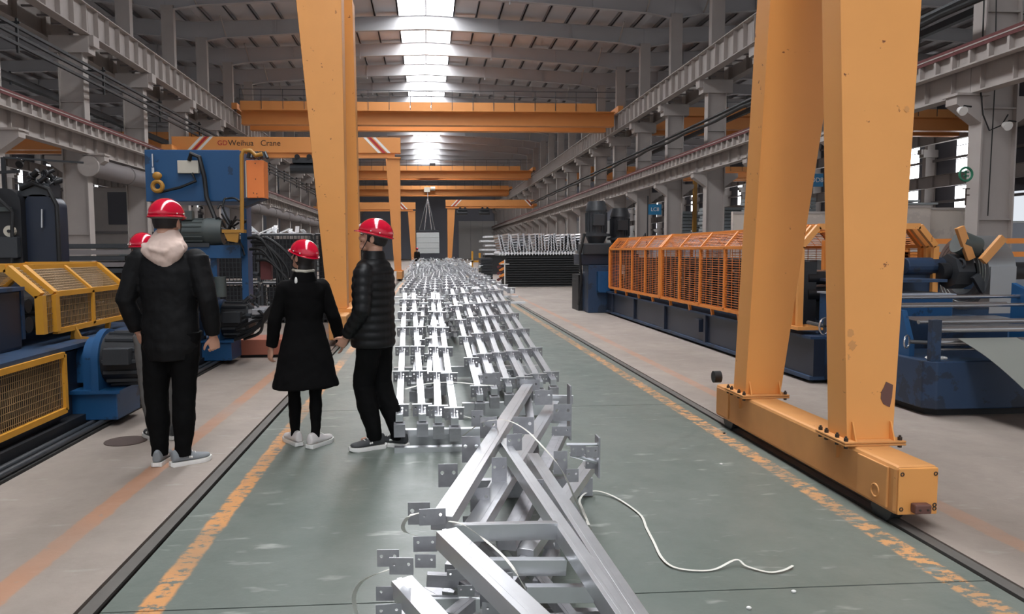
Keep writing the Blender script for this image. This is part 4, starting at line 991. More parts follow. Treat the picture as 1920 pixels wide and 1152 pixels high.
for (x0, x1, y, z0, z1, mt, lb) in ((11.0, 13.0, 18.6, 0, 2.62, 'beige_panel', 'stained beige board standing right of the big gantry'), (13.02, 14.45, 18.9, 0, 2.58, 'beige_panel', 'plain beige board beside the near right column'),
                                   (14.6, 19.5, 19.6, 0, 2.25, 'bluegrey_panel', 'smooth blue-grey partition at the right edge below the bright doorway'), (8.0, 10.6, 19.2, 0, 2.5, 'beige_panel', 'pale board glimpsed between the big gantry legs')):
    t = thing('building_board', lb, 'board', ((x0+x1)/2, y, z0)); build('board', MB().box(x0, x1, y, y+.12, z0, z1), mt, t, bevel=.01)
    build('board_trim', MB().box(x0, x1, y-.02, y, z1-.06, z1), 'white_crate' if mt != 'beige_panel' else 'paint_grey', t)
p = P(1685, 383, 19)
for i in range(3): tag(build('grey_plank', MB().box(11.2, 13.4-.5*i, 18.9, 19.5, 2.66+.07*i, 2.71+.07*i), 'sheet_pack'), 'thin grey plank on top of the stained beige board, %s from the bottom' % ORD[i], 'plank', 'planks on the beige boards')
for (px, py, Y, w_, h_, lb) in ((1228, 393, 44, .8, .62, 'small blue sign with pale lettering behind the black motors'), (1532, 338, 34, .6, .6, 'blue sign seen between the two big gantry legs')):
    p = P(px, py, Y); t = thing('blue_sign', lb, 'sign', p)
    build('board', MB().box(p.x-w_/2, p.x+w_/2, p.y, p.y+.04, p.z-h_/2, p.z+h_/2), 'sign_blue', t)
    text_part('sign_letters', 'LC8' if px < 1400 else 'DD8', .3, (p.x, p.y-.01, p.z), t, 'white_paint')
    build('sign_post', MB().box(p.x-w_/2-.06, p.x-w_/2, p.y, p.y+.05, 0, p.z+h_/2+.5), 'machine_dark', t)
t = thing('cctv_post', 'thin yellow post standing behind the right columns', 'post', (19, 44, 0)); p = P(1303, 420, 43)
build('post', MB().box(p.x-.1, p.x+.1, 43, 43.2, 0, 6), 'pipe_yellow', t)

# ================================================================== GALVANISED FRAMES ON THE AISLE
def plate_mesh(name, w_, h_, holes, r=.008, t=.004):
    bm = bmesh.new(); edges = []
    def loop(pts):
        vs = [bm.verts.new((x, 0, z)) for x, z in pts]
        for i in range(len(vs)): edges.append(bm.edges.new((vs[i], vs[(i+1) % len(vs)])))
    loop([(-w_/2, 0), (w_/2, 0), (w_/2, h_), (-w_/2, h_)])
    for hx, hz in holes: loop([(hx+r*math.cos(2*PI*i/10), hz+r*math.sin(2*PI*i/10)) for i in range(10)])
    bmesh.ops.triangle_fill(bm, edges=edges, use_beauty=True)
    ge = bmesh.ops.extrude_face_region(bm, geom=bm.faces[:])
    for v in ge['geom']:
        if isinstance(v, bmesh.types.BMVert): v.co.y += t
    bmesh.ops.recalc_face_normals(bm, faces=bm.faces)
    me = bpy.data.meshes.new(name); bm.to_mesh(me); bm.free(); return me
PM = plate_mesh('bracket_plate', .062, .088, [(-.012, .062), (-.012, .026), (.014, .045)], .007)
PM.materials.append(M['plate_galv'])
def mesh_part(name, me, parent, loc, rot=(0, 0, 0), scale=(1, 1, 1)):
    o = bpy.data.objects.new(name, me); C.objects.link(o); o.parent = parent; o.location = loc; o.rotation_euler = rot; o.scale = scale; return o
POSTL = 6.0
def make_post(full=True):
    t = thing('steel_post', '', 'steel post', (0, 0, 0))
    m = MB().box(-.0275, .0275, 0, POSTL, 0, .055).box(-.0275, -.02, 0, POSTL, .055, .058).box(.02, .0275, 0, POSTL, .055, .058)
    tube = build('tube', m, 'galvanised' if full else 'galvanised_far', t, local=True)
    ys_ = [.12+1.0*i for i in range(6)]
    if full:
        for y in ys_:
            for s in (-1, 1): mesh_part('bracket_plate', PM, t, (s*.036, y, .0), scale=(1.12, 1, 1.12))
            build('bracket_flange', MB().box(-.075, .075, y-.015, y+.008, .098, .102), 'galvanised', t, local=True)
        build('end_stub', MB().box(-.042, .042, -.04, .04, -.11, -.01), 'plate_galv', t, local=True)
    else:
        m = MB()
        for y in ys_:
            m.box(-.065, -.006, y, y+.004, 0, .088).box(.006, .065, y, y+.004, 0, .088)
        build('bracket_plate', m, 'plate_galv', t, local=True)['kind'] = 'stuff'
        m = MB()
        for y in ys_: m.box(-.07, .07, y-.03, y+.012, .088, .094)
        build('bracket_flange', m, 'galvanised_far', t, local=True)
    return t
pf = make_post(True); first = True
rows = [(-.225, 5.62, .21, 'left'), (-.05, 5.62, .21, 'left'), (.07, 5.5, .22, 'left'), (.19, 5.42, .22, 'left'),
        (.43, 6.2, .24, 'right'), (.57, 6.4, .25, 'right'), (.71, 6.5, .25, 'right'), (.86, 6.5, .26, 'right'), (1.0, 6.6, .27, 'right'), (1.14, 6.7, .27, 'right')]
for i, (x, y, z, sd) in enumerate(rows):
    p = pf if first else copy_tree(pf); first = False
    p.location = (x, y, z); p.rotation_euler = (math.atan2(.6, 6), 0, random.uniform(-.012, .02)-(.012 if i > 3 else -.01))
    tag(p, 'bright galvanised post in the front row on the aisle, %s from the left' % ORD[i], group='posts in the front row')
# second layer of the front row, lower and partly hidden
for i, x in enumerate((-.14, .0, .13, .5, .64, .79, .95)):
    p = copy_tree(pf); p.location = (x, 7.0+.15*(i % 3), .2); p.rotation_euler = (math.atan2(.35, 6), 0, random.uniform(-.03, .03))
    tag(p, 'galvanised post in the lower layer under the front row, %s from the left' % ORD[i], group='posts in the lower front layer')
pn = make_post(False); first = True
bays = [12.0, 18.3, 24.7, 31.1, 37.5, 43.9, 50.3]
random.seed(21)
for bi, y in enumerate(bays):
    xa, xb = (-.42-.09*bi, 1.35+.14*bi); n = 11
    for ly_, z in enumerate((.1, .42, .8)):
        if ly_ == 0 and bi > 2: continue
        for i in range(n):
            p = pn if first else copy_tree(pn); first = False
            p.location = (xa+(xb-xa)*(i+random.uniform(-.15, .15))/(n-1), y+random.uniform(-.1, .15), z+random.uniform(-.02, .03))
            p.rotation_euler = (random.uniform(-.008, .008), 0, random.uniform(-.025, .025))
            tag(p, 'bracketed post, %s layer of the %s pile back, %s from the left' % (('bottom', 'middle', 'top')[ly_], ORD[bi+1], ORD[i]), group='posts in the piles along the aisle')
pj = 0
for bi, y in enumerate([11.4]+[b+o for b in bays for o in (.3, 5.4)]):
    k = max(0, (bi-1)//2)
    for z in ((.76, .38) if bi else (.72,)):
        tag(build('spacer_bar', MB().box(-.55-.09*k, 1.5+.14*k, y, y+.06, z-.03, z), 'galvanised_far'), 'flat galvanised spacer bar across the pile, %s one back, %s' % (ORD[bi], 'upper' if z > .6 else 'lower'), 'bar', 'spacer bars across the piles')
for i, (x0, x1, y, z) in enumerate(((-.26, .42, 5.5, .02), (-.28, .4, 5.72, .1), (-.4, 1.3, 8.6, .14), (.3, 1.18, 6.6, .12))):
    tag(build('spacer_bar', MB().box(x0, x1, y, y+.06, 0 if z < .05 else z-.1, z+.02), 'galvanised'), ['flat bright bar on the floor under the near ends of the posts', 'raised bright bar across the near ends of the left posts', 'low bar under the middle of the front posts', 'low bar under the near ends of the right posts'][i], 'bar')
random.seed(33)
t = thing('offcut_heap', 'glittering heap of small bracket offcuts on top of the farthest metal piles', 'offcuts', (0, 30, 1))
for i in range(110):
    y = random.uniform(24, 58); x = random.uniform(-.5-.008*y, 1.4+.022*y); p = V((x, y, .95)); q = p+V((random.uniform(-.16, .16), random.uniform(-.1, .1), random.uniform(.0, .12)))
    build('offcut', MB().bar(p, q, .07, .025), 'galvanised_far' if i % 3 else 'plate_galv', t)

# foreground heap of triangular frames, placed where they lie
def member(parent, a, b, wd, ht, name='chord', m='galvanised', ribs=True):
    a = G(*a); b = G(*b); mb = MB().bar(a-V((0, 0, ht/2)), b-V((0, 0, ht/2)), wd, ht)
    if ribs:
        s, u = frame_of(b-a)
        mb.bar(a+s*(wd*.1), b+s*(wd*.1), wd*.22, .0016)
    return build(name, mb, m, parent, bevel=.0015)
def bracket(parent, x0, y0, x1, y1, Y, tilt=0, holes=((-.3, .62), (.3, .62))):
    a = P(x0, y1, Y); b = P(x1, y0, Y); w_ = b.x-a.x; h_ = b.z-a.z
    me = plate_mesh('bracket_plate', w_, h_, [(hx*w_, hz*h_) for hx, hz in holes], min(w_, h_)*.1); me.materials.append(M['plate_galv'])
    o = mesh_part('bracket_plate', me, parent, V(((a.x+b.x)/2, Y, a.z))-root_off(parent), (tilt, 0, random.uniform(-.12, .12)))
    build('bracket_leg', MB().box(a.x+w_*.05, b.x-w_*.05, Y+.004, Y+.05, a.z, a.z+.004), 'galvanised', parent)
    return o
f1 = thing('triangular_frame', 'topmost near triangular steel frame with wide diagonal arms, crossing the heap', 'steel frame', G(833, 975, .5), 'triangular frames in the near heap')
member(f1, (828, 968, .60), (992, 716, .52), .077, .05)
member(f1, (836, 992, .585), (1040, 1185, .5), .075, .06)
member(f1, (942, 822, .545), (1215, 1215, .50), .049, .06, 'web_bar')
member(f1, (846, 983, .56), (1042, 979, .53), .03, .06, 'cross_bar')
for a in ((786, 954, 836, 986, 2.47), (775, 1006, 820, 1036, 2.42), (822, 870, 858, 914, 3.2), (866, 818, 900, 868, 3.5), (884, 770, 906, 800, 3.9)): bracket(f1, *a)
f2 = thing('triangular_frame', 'second triangular steel frame directly under the topmost one, with a long arm to its right', 'steel frame', G(900, 980, .4), 'triangular frames in the near heap')
member(f2, (868, 1015, .47), (1038, 752, .42), .08, .05)
member(f2, (998, 850, .49), (1240, 1215, .485), .056, .06, 'web_bar')
member(f2, (918, 1048, .47), (1060, 1048, .45), .03, .055, 'cross_bar')
member(f2, (752, 1083, .46), (850, 1190, .4), .075, .055)
for a in ((730, 1046, 775, 1079, 2.27), (882, 915, 919, 960, 3.05), (922, 858, 950, 906, 3.3), (962, 782, 1001, 815, 3.75), (778, 1040, 817, 1066, 2.38)): bracket(f2, *a)
f3 = thing('triangular_frame', 'third steel frame down, dull arms showing through the gaps of the heap', 'steel frame', G(1000, 980, .3), 'triangular frames in the near heap')
member(f3, (950, 1010, .36), (1060, 792, .34), .075, .05, m='plate_galv')
member(f3, (985, 1098, .40), (1112, 1098, .38), .03, .055, 'cross_bar')
member(f3, (1108, 862, .34), (985, 1030, .3), .07, .05)
member(f3, (1060, 1000, .3), (1180, 1190, .3), .05, .05, 'web_bar')
member(f3, (765, 1120, .3), (900, 1120, .3), .03, .05, 'cross_bar')
for a in ((707, 1031, 748, 1064, 2.4), (705, 1100, 753, 1128, 2.3), (705, 1133, 753, 1165, 2.25), (1038, 846, 1064, 890, 3.35), (1098, 838, 1122, 859, 3.3)): bracket(f3, *a)
f4 = thing('triangular_frame', 'lowest steel frame in the near heap, resting on the green floor', 'steel frame', G(900, 1000, .15), 'triangular frames in the near heap')
member(f4, (850, 1060, .2), (1010, 800, .2), .075, .05, m='plate_galv'); member(f4, (800, 1100, .2), (960, 1190, .2), .07, .05, m='plate_galv')
member(f4, (960, 1010, .22), (1110, 1200, .2), .045, .05, 'web_bar', 'plate_galv'); member(f4, (880, 1160, .2), (1130, 1150, .2), .03, .05, 'cross_bar', 'plate_galv')
member(f4, (930, 1010, .25), (1040, 1005, .25), .03, .05, 'cross_bar')
member(f4, (715, 1150, .12), (1180, 1145, .12), .05, .11, 'bearer', 'plate_galv'); member(f4, (860, 900, .12), (1110, 895, .12), .05, .11, 'bearer', 'plate_galv')
for a in ((765, 942, 806, 985, 2.95), (904, 1129, 958, 1160, 2.12), (950, 814, 979, 846, 3.6), (900, 782, 932, 822, 3.9), (838, 1068, 872, 1090, 2.5)): bracket(f4, *a)
f5 = thing('triangular_frame', 'steel frame end with tall edge-on plates standing at the right of the near heap', 'steel frame', G(1095, 850, .3), 'triangular frames in the near heap')
p = P(1120, 893, 3.45); q = P(1120, 818, 3.45); build('end_plate', MB().box(p.x-.004, p.x+.004, p.y-.04, p.y+.04, p.z, q.z), 'plate_galv', f5)
build('cross_rod', MB().cyl(P(1062, 834, 3.45), P(1120, 834, 3.45), .008, 8).cyl(P(1070, 852, 3.45), P(1120, 866, 3.45), .012, 8), 'galvanised', f5)
bracket(f5, 1070, 835, 1098, 856, 3.42); bracket(f5, 1098, 862, 1122, 880, 3.5)
p = P(1067, 822, 4.5); q = P(1067, 722, 4.5); build('end_plate', MB().box(p.x-.005, p.x+.005, p.y-.05, p.y+.05, p.z, q.z), 'plate_galv', f5)
member(f5, (1000, 740, .45), (1075, 742, .45), .03, .06, 'cross_bar'); member(f5, (1015, 775, .4), (1070, 778, .4), .03, .06, 'cross_bar')
for a in ((1003, 732, 1036, 760, 4.9), (1038, 758, 1072, 790, 4.4), (1035, 800, 1070, 818, 4.2), (905, 700, 938, 722, 5.6), (975, 712, 1012, 735, 5.4)): bracket(f5, *a)
member(f5, (985, 712, .5), (1010, 900, .3), .05, .04, m='plate_galv')

f6 = thing('triangular_frame', 'crooked steel frame deep in the dark middle of the near heap', 'steel frame', G(900, 1080, .1), 'triangular frames in the near heap')
for a, b, wd in (((850, 1075, .33), (930, 1120, .3), .05), ((880, 1040, .3), (840, 1110, .26), .045), ((1000, 1025, .28), (945, 1100, .25), .05), ((1040, 1030, .22), (1010, 1090, .2), .05), ((800, 1075, .36), (860, 1078, .35), .03),
                 ((890, 1000, .3), (960, 1060, .25), .04), ((930, 900, .25), (885, 985, .25), .05), ((1060, 960, .2), (1020, 1060, .2), .05), ((845, 1150, .3), (905, 1100, .3), .05), ((1000, 870, .22), (1080, 960, .2), .045)):
    member(f6, a, b, wd, .045, 'web_bar', 'plate_galv')
for a in ((858, 1098, 890, 1120, 2.35), (955, 1045, 985, 1072, 2.55), (1040, 1008, 1072, 1030, 2.75), (868, 968, 912, 1002, 2.85), (935, 1075, 962, 1098, 2.4), (1062, 880, 1085, 905, 3.3), (990, 900, 1020, 925, 3.1)): bracket(f6, *a)
# packing straps
def strap(label, pts, wd=.013):
    pts = [G(*p) for p in pts]; t = build('packing_strap', MB().strap(smooth_pts(pts), wd), 'strap_white'); return tag(t, label, 'strap', 'white packing straps')
strap('long white packing strap snaking over the green floor right of the heap', [(1104, 985, .2), (1092, 955, .12), (1087, 938, .06), (1100, 924, .03), (1125, 922, .02), (1160, 936, .012), (1200, 965, .01), (1212, 990, .01), (1225, 1015, .01), (1240, 1045, .012), (1262, 1063, .01), (1300, 1070, .008), (1340, 1068, .008), (1380, 1050, .03), (1400, 1062, .012), (1440, 1073, .008), (1468, 1070, .01), (1487, 1061, .012)])
strap('white strap bowing over the two wide arms at the top of the heap', [(868, 818, .4), (900, 795, .58), (930, 788, .62), (955, 790, .62), (985, 806, .64), (1015, 835, .62), (1045, 870, .55), (1065, 905, .45), (1080, 940, .3), (1095, 970, .2), (1108, 992, .14), (1104, 985, .2)], .009)
strap('white strap curling off the lower left bracket to the bottom edge', [(732, 1068, .5), (705, 1077, .47), (680, 1090, .4), (666, 1110, .3), (664, 1130, .22), (672, 1165, .1)], .015)
strap('white strap looped behind the two left brackets', [(790, 962, .6), (768, 968, .62), (756, 985, .55), (760, 998, .5), (778, 1004, .47)], .014)
strap('pair of thin white straps slanting across the middle of the heap', [(842, 978, .62), (870, 985, .62), (905, 1010, .56), (940, 1040, .54), (965, 1070, .52), (984, 1104, .46)], .01)
strap('white strap lying across the front posts', [(760, 730, .36), (800, 720, .38), (850, 717, .38), (900, 722, .37), (925, 723, .36)], .03)
strap('short white strap on the floor between the post ends and the heap', [(862, 778, .05), (885, 785, .02), (905, 792, .02)], .02)
# crumbs of white plastic on the floor
for i, (px, py) in enumerate(((1404, 1143), (1488, 1112), (1352, 872), (1358, 814))):
    p = G(px, py); tag(build('plastic_scrap', MB().ball(p+V((0, 0, .006)), (.012, .008, .007), 8, 5), 'white_paint' if i != 3 else 'rubber', smooth=False), ['tiny pale scrap at the bottom edge of the green floor', 'tiny white scrap beside the floor joint', 'tiny white crumb left of the near gantry rail line', 'tiny dark crumb beside the gantry truck'][i], 'scrap')

# ================================================================== PEOPLE
def remesh(o, vox, smooth=2, disp=None):
    md = o.modifiers.new('r', 'REMESH'); md.mode = 'VOXEL'; md.voxel_size = vox; md.use_smooth_shade = True
    if smooth:
        s = o.modifiers.new('s', 'SMOOTH'); s.iterations = smooth; s.factor = .5
    if disp:
        tx = bpy.data.textures.new('folds', 'CLOUDS'); tx.noise_scale = disp[1]; tx.noise_depth = 2
        d = o.modifiers.new('d', 'DISPLACE'); d.texture = tx; d.strength = disp[0]; d.mid_level = .5
    return o
def lerp(a, b, t): return V(a)*(1-t)+V(b)*t
def head_shape(mb, c, s, turn=0.0, tilt=0.0):
    """head facing +y; returns transform"""
    R = Matrix.Rotation(turn, 3, 'Z') @ Matrix.Rotation(tilt, 3, 'X')
    c = V(c)
    def add(fn, *a):
        n0 = len(mb.v); fn(*a)
        for i in range(n0, len(mb.v)): mb.v[i] = c+R@(mb.v[i]*s)
    def skull(p):
        q = V(p)
        if q.z < 0: q.x *= 1-.33*(-q.z)**1.5; q.y = q.y*(1-.12*(-q.z)) + (.10*(-q.z) if q.y > 0 else 0)
        if q.y > .5: q.y = .5+(q.y-.5)*.8
        return q
    add(mb.ball, (0, 0, .01), (.077, .098, .118), 24, 18, skull)
    add(mb.ball, (0, .055, -.085), (.036, .04, .028), 14, 10)            # chin
    add(mb.tube, [(0, .082, .022), (0, .094, .0), (0, .106, -.022), (0, .096, -.034)], [.009, .012, .016, .014], 10)   # nose
    add(mb.ball, (0, .086, -.052), (.024, .012, .007), 12, 8)            # lips
    add(mb.ball, (0, .085, -.063), (.021, .012, .006), 12, 8)
    add(mb.ball, (0, .08, .034), (.052, .016, .012), 14, 8)              # brow
    for k in (-1, 1):
        add(mb.ball, (k*.04, .068, -.02), (.026, .024, .024), 12, 8)     # cheek
        add(mb.ball, (k*.079, -.008, -.004), (.01, .02, .034), 12, 10)   # ear
    add(mb.tube, [(0, -.03, -.06), (0, -.035, -.13), (0, -.045, -.2)], [.056, .055, .062], 16)   # neck
    return c, R, s
def place(obj_mb, n0, c, R, s):
    for i in range(n0, len(obj_mb.v)): obj_mb.v[i] = c+R@(obj_mb.v[i]*s)
def hand_shape(mb, wrist, d, palm_n, thumb_dir, curl=.5, s=1.0):
    """hand from wrist along d, palm normal palm_n, five separate bent fingers"""
    w0 = V(wrist); d = V(d).normalized(); pn = V(palm_n); pn = (pn-d*pn.dot(d)).normalized(); sd = d.cross(pn).normalized()
    if sd.dot(V(thumb_dir)) < 0: sd = -sd
    mb.tube([w0-d*.02, w0+d*.02*s, w0+d*.055*s, w0+d*.09*s], [(.026*s, .02*s), (.034*s, .017*s), (.041*s, .015*s), (.036*s, .012*s)], 12, ref=pn)
    for k, (off, ln) in enumerate(((.030, .070), (.010, .080), (-.010, .074), (-.029, .058))):
        p0 = w0+d*.08*s+sd*off*s; ang = 0; pts = [p0-d*.02*s, p0]; cur = p0
        for seg in (.42, .32, .26):
            ang += curl*(.9+.12*k); cur = cur+(d*math.cos(ang)+pn*math.sin(ang))*ln*seg*s; pts.append(cur)
        mb.tube(pts, [.0085*s, .0088*s, .0082*s, .0075*s, .0062*s], 8)
    p0 = w0+d*.02*s+sd*.03*s; a = (d*.7+sd*.65+pn*.35).normalized(); b = (d*.95+sd*.1+pn*.5).normalized()
    mb.tube([p0-a*.01, p0+a*.03*s, p0+a*.045*s+b*.02*s, p0+a*.045*s+b*.048*s], [.012*s, .0115*s, .0098*s, .0075*s], 8)
def shoe(root, pos, yaw_, upper, sole='sole_white', L=.285, pitch_=0):
    R = Matrix.Rotation(yaw_, 3, 'Z') @ Matrix.Rotation(pitch_, 3, 'X'); pos = V(pos)
    def sect(y, wd, h, z0): return [(-wd, y, z0), (-wd*1.02, y, z0+h*.4), (-wd*.6, y, z0+h*.93), (0, y, z0+h), (wd*.6, y, z0+h*.93), (wd*1.02, y, z0+h*.4), (wd, y, z0)]
    st = [(-.085, .024, .075, .03), (-.07, .033, .088, .03), (-.03, .036, .09, .03), (.02, .038, .078, .028), (.07, .044, .058, .026), (.12, .047, .044, .026), (.165, .038, .034, .03), (.19, .018, .02, .036)]
    def mk(st_, fn):
        m = MB(); k = None
        for s_ in st_:
            pts = fn(*s_); k = len(pts); m.v += [pos+R@V(p) for p in pts]
        for i in range(len(st_)-1):
            for j in range(k):
                a = i*k+j; b = i*k+(j+1) % k; m.f.append((a, b, b+k, a+k))
        m.f.append(tuple(range(k))[::-1]); m.f.append(tuple((len(st_)-1)*k+j for j in range(k))); return m
    up = build('shoe_upper', mk(st, sect), upper, root, smooth=True); up.modifiers.new('s', 'SUBSURF').levels = 1; up.modifiers['s'].render_levels = 2
    so = build('shoe_sole', mk([(-.096, .02, 0, .006), (-.08, .036, 0, 0), (-.02, .039, 0, 0), (.03, .039, 0, 0), (.09, .05, 0, 0), (.14, .05, 0, 0), (.18, .036, 0, .004), (.2, .014, 0, .012)],
               lambda y, wd, h, z0: [(-wd, y, z0), (-wd*1.04, y, z0+.014), (-wd*.98, y, .03+z0*.6), (wd*.98, y, .03+z0*.6), (wd*1.04, y, z0+.014), (wd, y, z0)]), sole, up, smooth=True)
    m = MB()
    for i in range(3):
        p = [(-.022, .035+.022*i, .098-.012*i), (0, .04+.022*i, .105-.012*i), (.022, .035+.022*i, .098-.012*i)]; m.tube([pos+R@V(q) for q in p], .004, 6)
    build('lace', m, sole, up, smooth=True)
    if upper == 'shoe_dark' or upper == 'shoe_grey':
        m = MB()
        for q_ in (-1, 1): m.ball(pos+R@V((q_*.041, .03, .058)), (.007, .007, .009), 8, 6).ball(pos+R@V((q_*.041, .045, .055)), (.007, .007, .009), 8, 6)
        build('side_emblem', m, sole, up, smooth=True)
def helmet(root, c, R, s, mark=True):
    def pt(x, y, z): return c+R@(V((x, y, z))*s)
    m = MB(); n = 32; kk = 10
    for i in range(kk):
        a = PI/2*i/kk; r_ = math.cos(a); z = math.sin(a)
        for j in range(n):
            t_ = 2*PI*j/n; m.v.append(pt(.112*r_*math.cos(t_), -.008+.14*r_*math.sin(t_), .045+.12*z))
    top = len(m.v); m.v.append(pt(0, -.008, .165))
    for i in range(kk-1):
        for j in range(n): a = i*n+j; b = i*n+(j+1) % n; m.f.append((a, b, b+n, a+n))
    for j in range(n): m.f.append(((kk-1)*n+j, (kk-1)*n+(j+1) % n, top))
    b0 = len(m.v)                                        # rim and peak
    for rr, dz in ((1.0, 0), (1.055, -.005), (1.05, -.013), (.97, -.012)):
        for j in range(n):
            t_ = 2*PI*j/n; f_ = max(0, math.sin(t_))**2*(.027 if rr > 1 else 0)
            m.v.append(pt(.112*rr*math.cos(t_), -.008+.14*rr*math.sin(t_)+f_, .045+dz-(f_*.35)))
    for k in range(3):
        for j in range(n): a = b0+k*n+j; b = b0+k*n+(j+1) % n; m.f.append((a, b, b+n, a+n))
    h = build('hard_hat', m, 'helmet_red', root, smooth=True); md = h.modifiers.new('s', 'SOLIDIFY'); md.thickness = .003
    r = MB()
    for k in (-1, 1): r.ball(pt(k*.115, .01, .058), .005, 8, 6); r.ball(pt(k*.104, -.06, .058), .005, 8, 6)
    build('glint_dot', r, 'white_paint', h, smooth=True)  # white dots that imitate small reflections on the glossy shell
    if mark:
        e = MB()
        for (x, z) in ((-.02, .078), (0, .086), (.02, .078), (0, .07)):
            yy = -.008+.14*math.sqrt(max(0, 1-(x/.112)**2-((z-.045)/.12)**2))+.001
            e.ball(pt(x, yy, z), (.009, .006, .006), 8, 5)
        build('front_emblem', e, 'white_paint', h, smooth=True)
    l = MB().loft([((0, 0, 0), .001, .001)]) if False else MB()
    l.tube([pt(.088*math.cos(2*PI*i/20), -.008+.112*math.sin(2*PI*i/20), .036) for i in range(21)], .013, 8)
    build('head_band', l, 'helmet_liner', h, smooth=True)
    return h
def person(label, loc, rotz, H, top, legs, arms, head_turn=0, head_tilt=0, jacket='jacket_black', trousers='trousers_black', shoes='shoe_grey', torso=None, hair_rings=None, leg_r=(.09, .062, .05), hem=None, sleeve=(.062, .05, .042), sole='sole_white', lean=(0, 0), shoe_pitch=(0, 0), female=False, extra=None):
    """local frame: +y is forward. legs: per side (hip, knee, ankle, foot yaw). arms: per side (shoulder, elbow, wrist, curl)"""
    root = thing('person', label, 'person')
    k = H/1.75; Z = lambda z: z*k
    lx_, ly_ = lean
    # body
    b = MB()
    hc = V((lx_, ly_, Z(1.635)))
    c, R, s = head_shape(b, hc, .98*k, head_turn, head_tilt)
    b.loft([((lx_*.1, ly_*.1, Z(.86)), .13*k, .1*k), ((lx_*.3, ly_*.3, Z(.98)), .14*k, .1*k), ((lx_*.5, ly_*.5, Z(1.12)), .12*k, .09*k), ((lx_*.7, ly_*.7, Z(1.3)), .15*k, .1*k), ((lx_*.85, ly_*.85, Z(1.4)), .145*k, .075*k), ((lx_*.9, ly_*.9, Z(1.47)), .06*k, .055*k)], 20)
    for sgn, (sh, el, wr, curl) in zip((-1, 1), arms):
        sh, el, wr = [V(q)*k for q in (sh, el, wr)]
        b.tube([sh, lerp(sh, el, .5), el, lerp(el, wr, .5), wr], [.048*k, .044*k, .038*k, .033*k, .025*k], 12)
        hand_shape(b, wr, (wr-el), V((-sgn, .25, 0)) if curl[1] is None else V(curl[1]), V((0, 1, .1)) if curl[2] is None else V(curl[2]), curl[0], k*.98)
    for (hp, kn, an, fy) in legs:
        hp, kn, an = [V(q)*k for q in (hp, kn, an)]
        b.tube([hp, lerp(hp, kn, .5), kn, lerp(kn, an, .4), an, an-V((0, 0, .03))], [.08*k, leg_r[0]*.75*k, leg_r[1]*.72*k, leg_r[1]*.66*k, leg_r[2]*.66*k, leg_r[2]*.66*k], 12)
        b.ball(an+V((0, .04, -.035)), (.03, .08, .025), 12, 8)
    body = build('body', b, 'skin', root, smooth=True); remesh(body, .0052, 2)
    # trousers
    m = MB(); m.loft([((lx_*.1, ly_*.1, Z(.78)), .13*k, .115*k), ((lx_*.1, ly_*.1, Z(.86)), .158*k, .122*k), ((lx_*.3, ly_*.3, Z(.95)), .15*k, .11*k)], 20)
    for (hp, kn, an, fy) in legs:
        hp, kn, an = [V(q)*k for q in (hp, kn, an)]
        m.tube([hp+V((0, 0, .03)), lerp(hp, kn, .5), kn, lerp(kn, an, .45), an+V((0, 0, .03)), an-V((0, 0, .032))], [(leg_r[0]+.012)*k, leg_r[0]*.95*k, leg_r[1]*k, leg_r[1]*.98*k, leg_r[2]*k, leg_r[2]*.98*k], 16)
    remesh(build('trousers', m, trousers, root, smooth=True), .009, 2, (.018, .09))
    # top
    m = MB(); m.loft([((lx_*f_, ly_*f_, Z(z)), rx_*k, ry_*k) for (z, rx_, ry_, f_) in torso], 28)
    for sgn, (sh, el, wr, curl) in zip((-1, 1), arms):
        sh, el, wr = [V(q)*k for q in (sh, el, wr)]
        m.ball(sh+V((-sgn*.012, 0, -.005)), (.075*k, .075*k, .07*k), 14, 10)
        pts = [sh, lerp(sh, el, .33), lerp(sh, el, .66), el, lerp(el, wr, .33), lerp(el, wr, .66), lerp(el, wr, .93)]
        rr = [sleeve[0]*1.12, sleeve[0]*1.05, sleeve[0], sleeve[1]*1.05, sleeve[1], sleeve[1]*.95, sleeve[2]]
        if top == 'puffer_jacket':
            pts2 = []; rr2 = []
            for i_ in range(37):
                u = i_/36*(len(pts)-1); a_ = min(int(u), len(pts)-2); f_ = u-a_
                pts2.append(lerp(pts[a_], pts[a_+1], f_)); rr2.append(rr[a_]*(1-f_)+rr[a_+1]*f_+.007*abs(math.sin(i_*PI/4))-.003)
            pts, rr = pts2, rr2
        m.tube(pts, [q*k for q in rr], 14)
    jk = build(top, m, jacket, root, smooth=True); remesh(jk, .0085, 2, None if top == 'puffer_jacket' else (.016, .1))
    # shoes
    for i, (hp, kn, an, fy) in enumerate(legs):
        an = V(an)*k; shoe(root, V((an.x, an.y, 0 if shoe_pitch[i] == 0 else shoe_pitch[i][1])), fy, shoes, sole, pitch_=0 if shoe_pitch[i] == 0 else shoe_pitch[i][0])
    # eyes, hair, hat
    e = MB()
    for q in (-1, 1): e.ball(c+R@(V((q*.031, .078, .012))*s), .0078, 10, 8)
    build('eye', e, 'hair', root, smooth=True)
    hm = MB(); n0 = 0
    def hs(p):
        q = V(p); return q
    hm.ball((0, -.014, .02), (.086, .1, .108), 20, 14)
    hm.ball((0, -.046, -.012 if not female else -.03), (.071, .058, .06 if not female else .1), 16, 12)
    if female: hm.ball((0, -.055, -.09), (.078, .055, .08), 16, 12)
    place(hm, 0, c, R, s)
    # clear the face: push hair vertices in front of the hairline back inside the head
    Ri = R.transposed()
    for i, p in enumerate(hm.v):
        q = (Ri@(p-c))/s
        if not female and q.z < -.045: q.x *= .75; q.y = q.y*.6; q.z = -.045
        if q.y > .045 and q.z < .06: q.y = .045-(.02 if q.z < 0 else 0); q.x *= .8
        hm.v[i] = c+R@(q*s)
    remesh(build('hair', hm, 'hair', root, smooth=True), .006, 2)
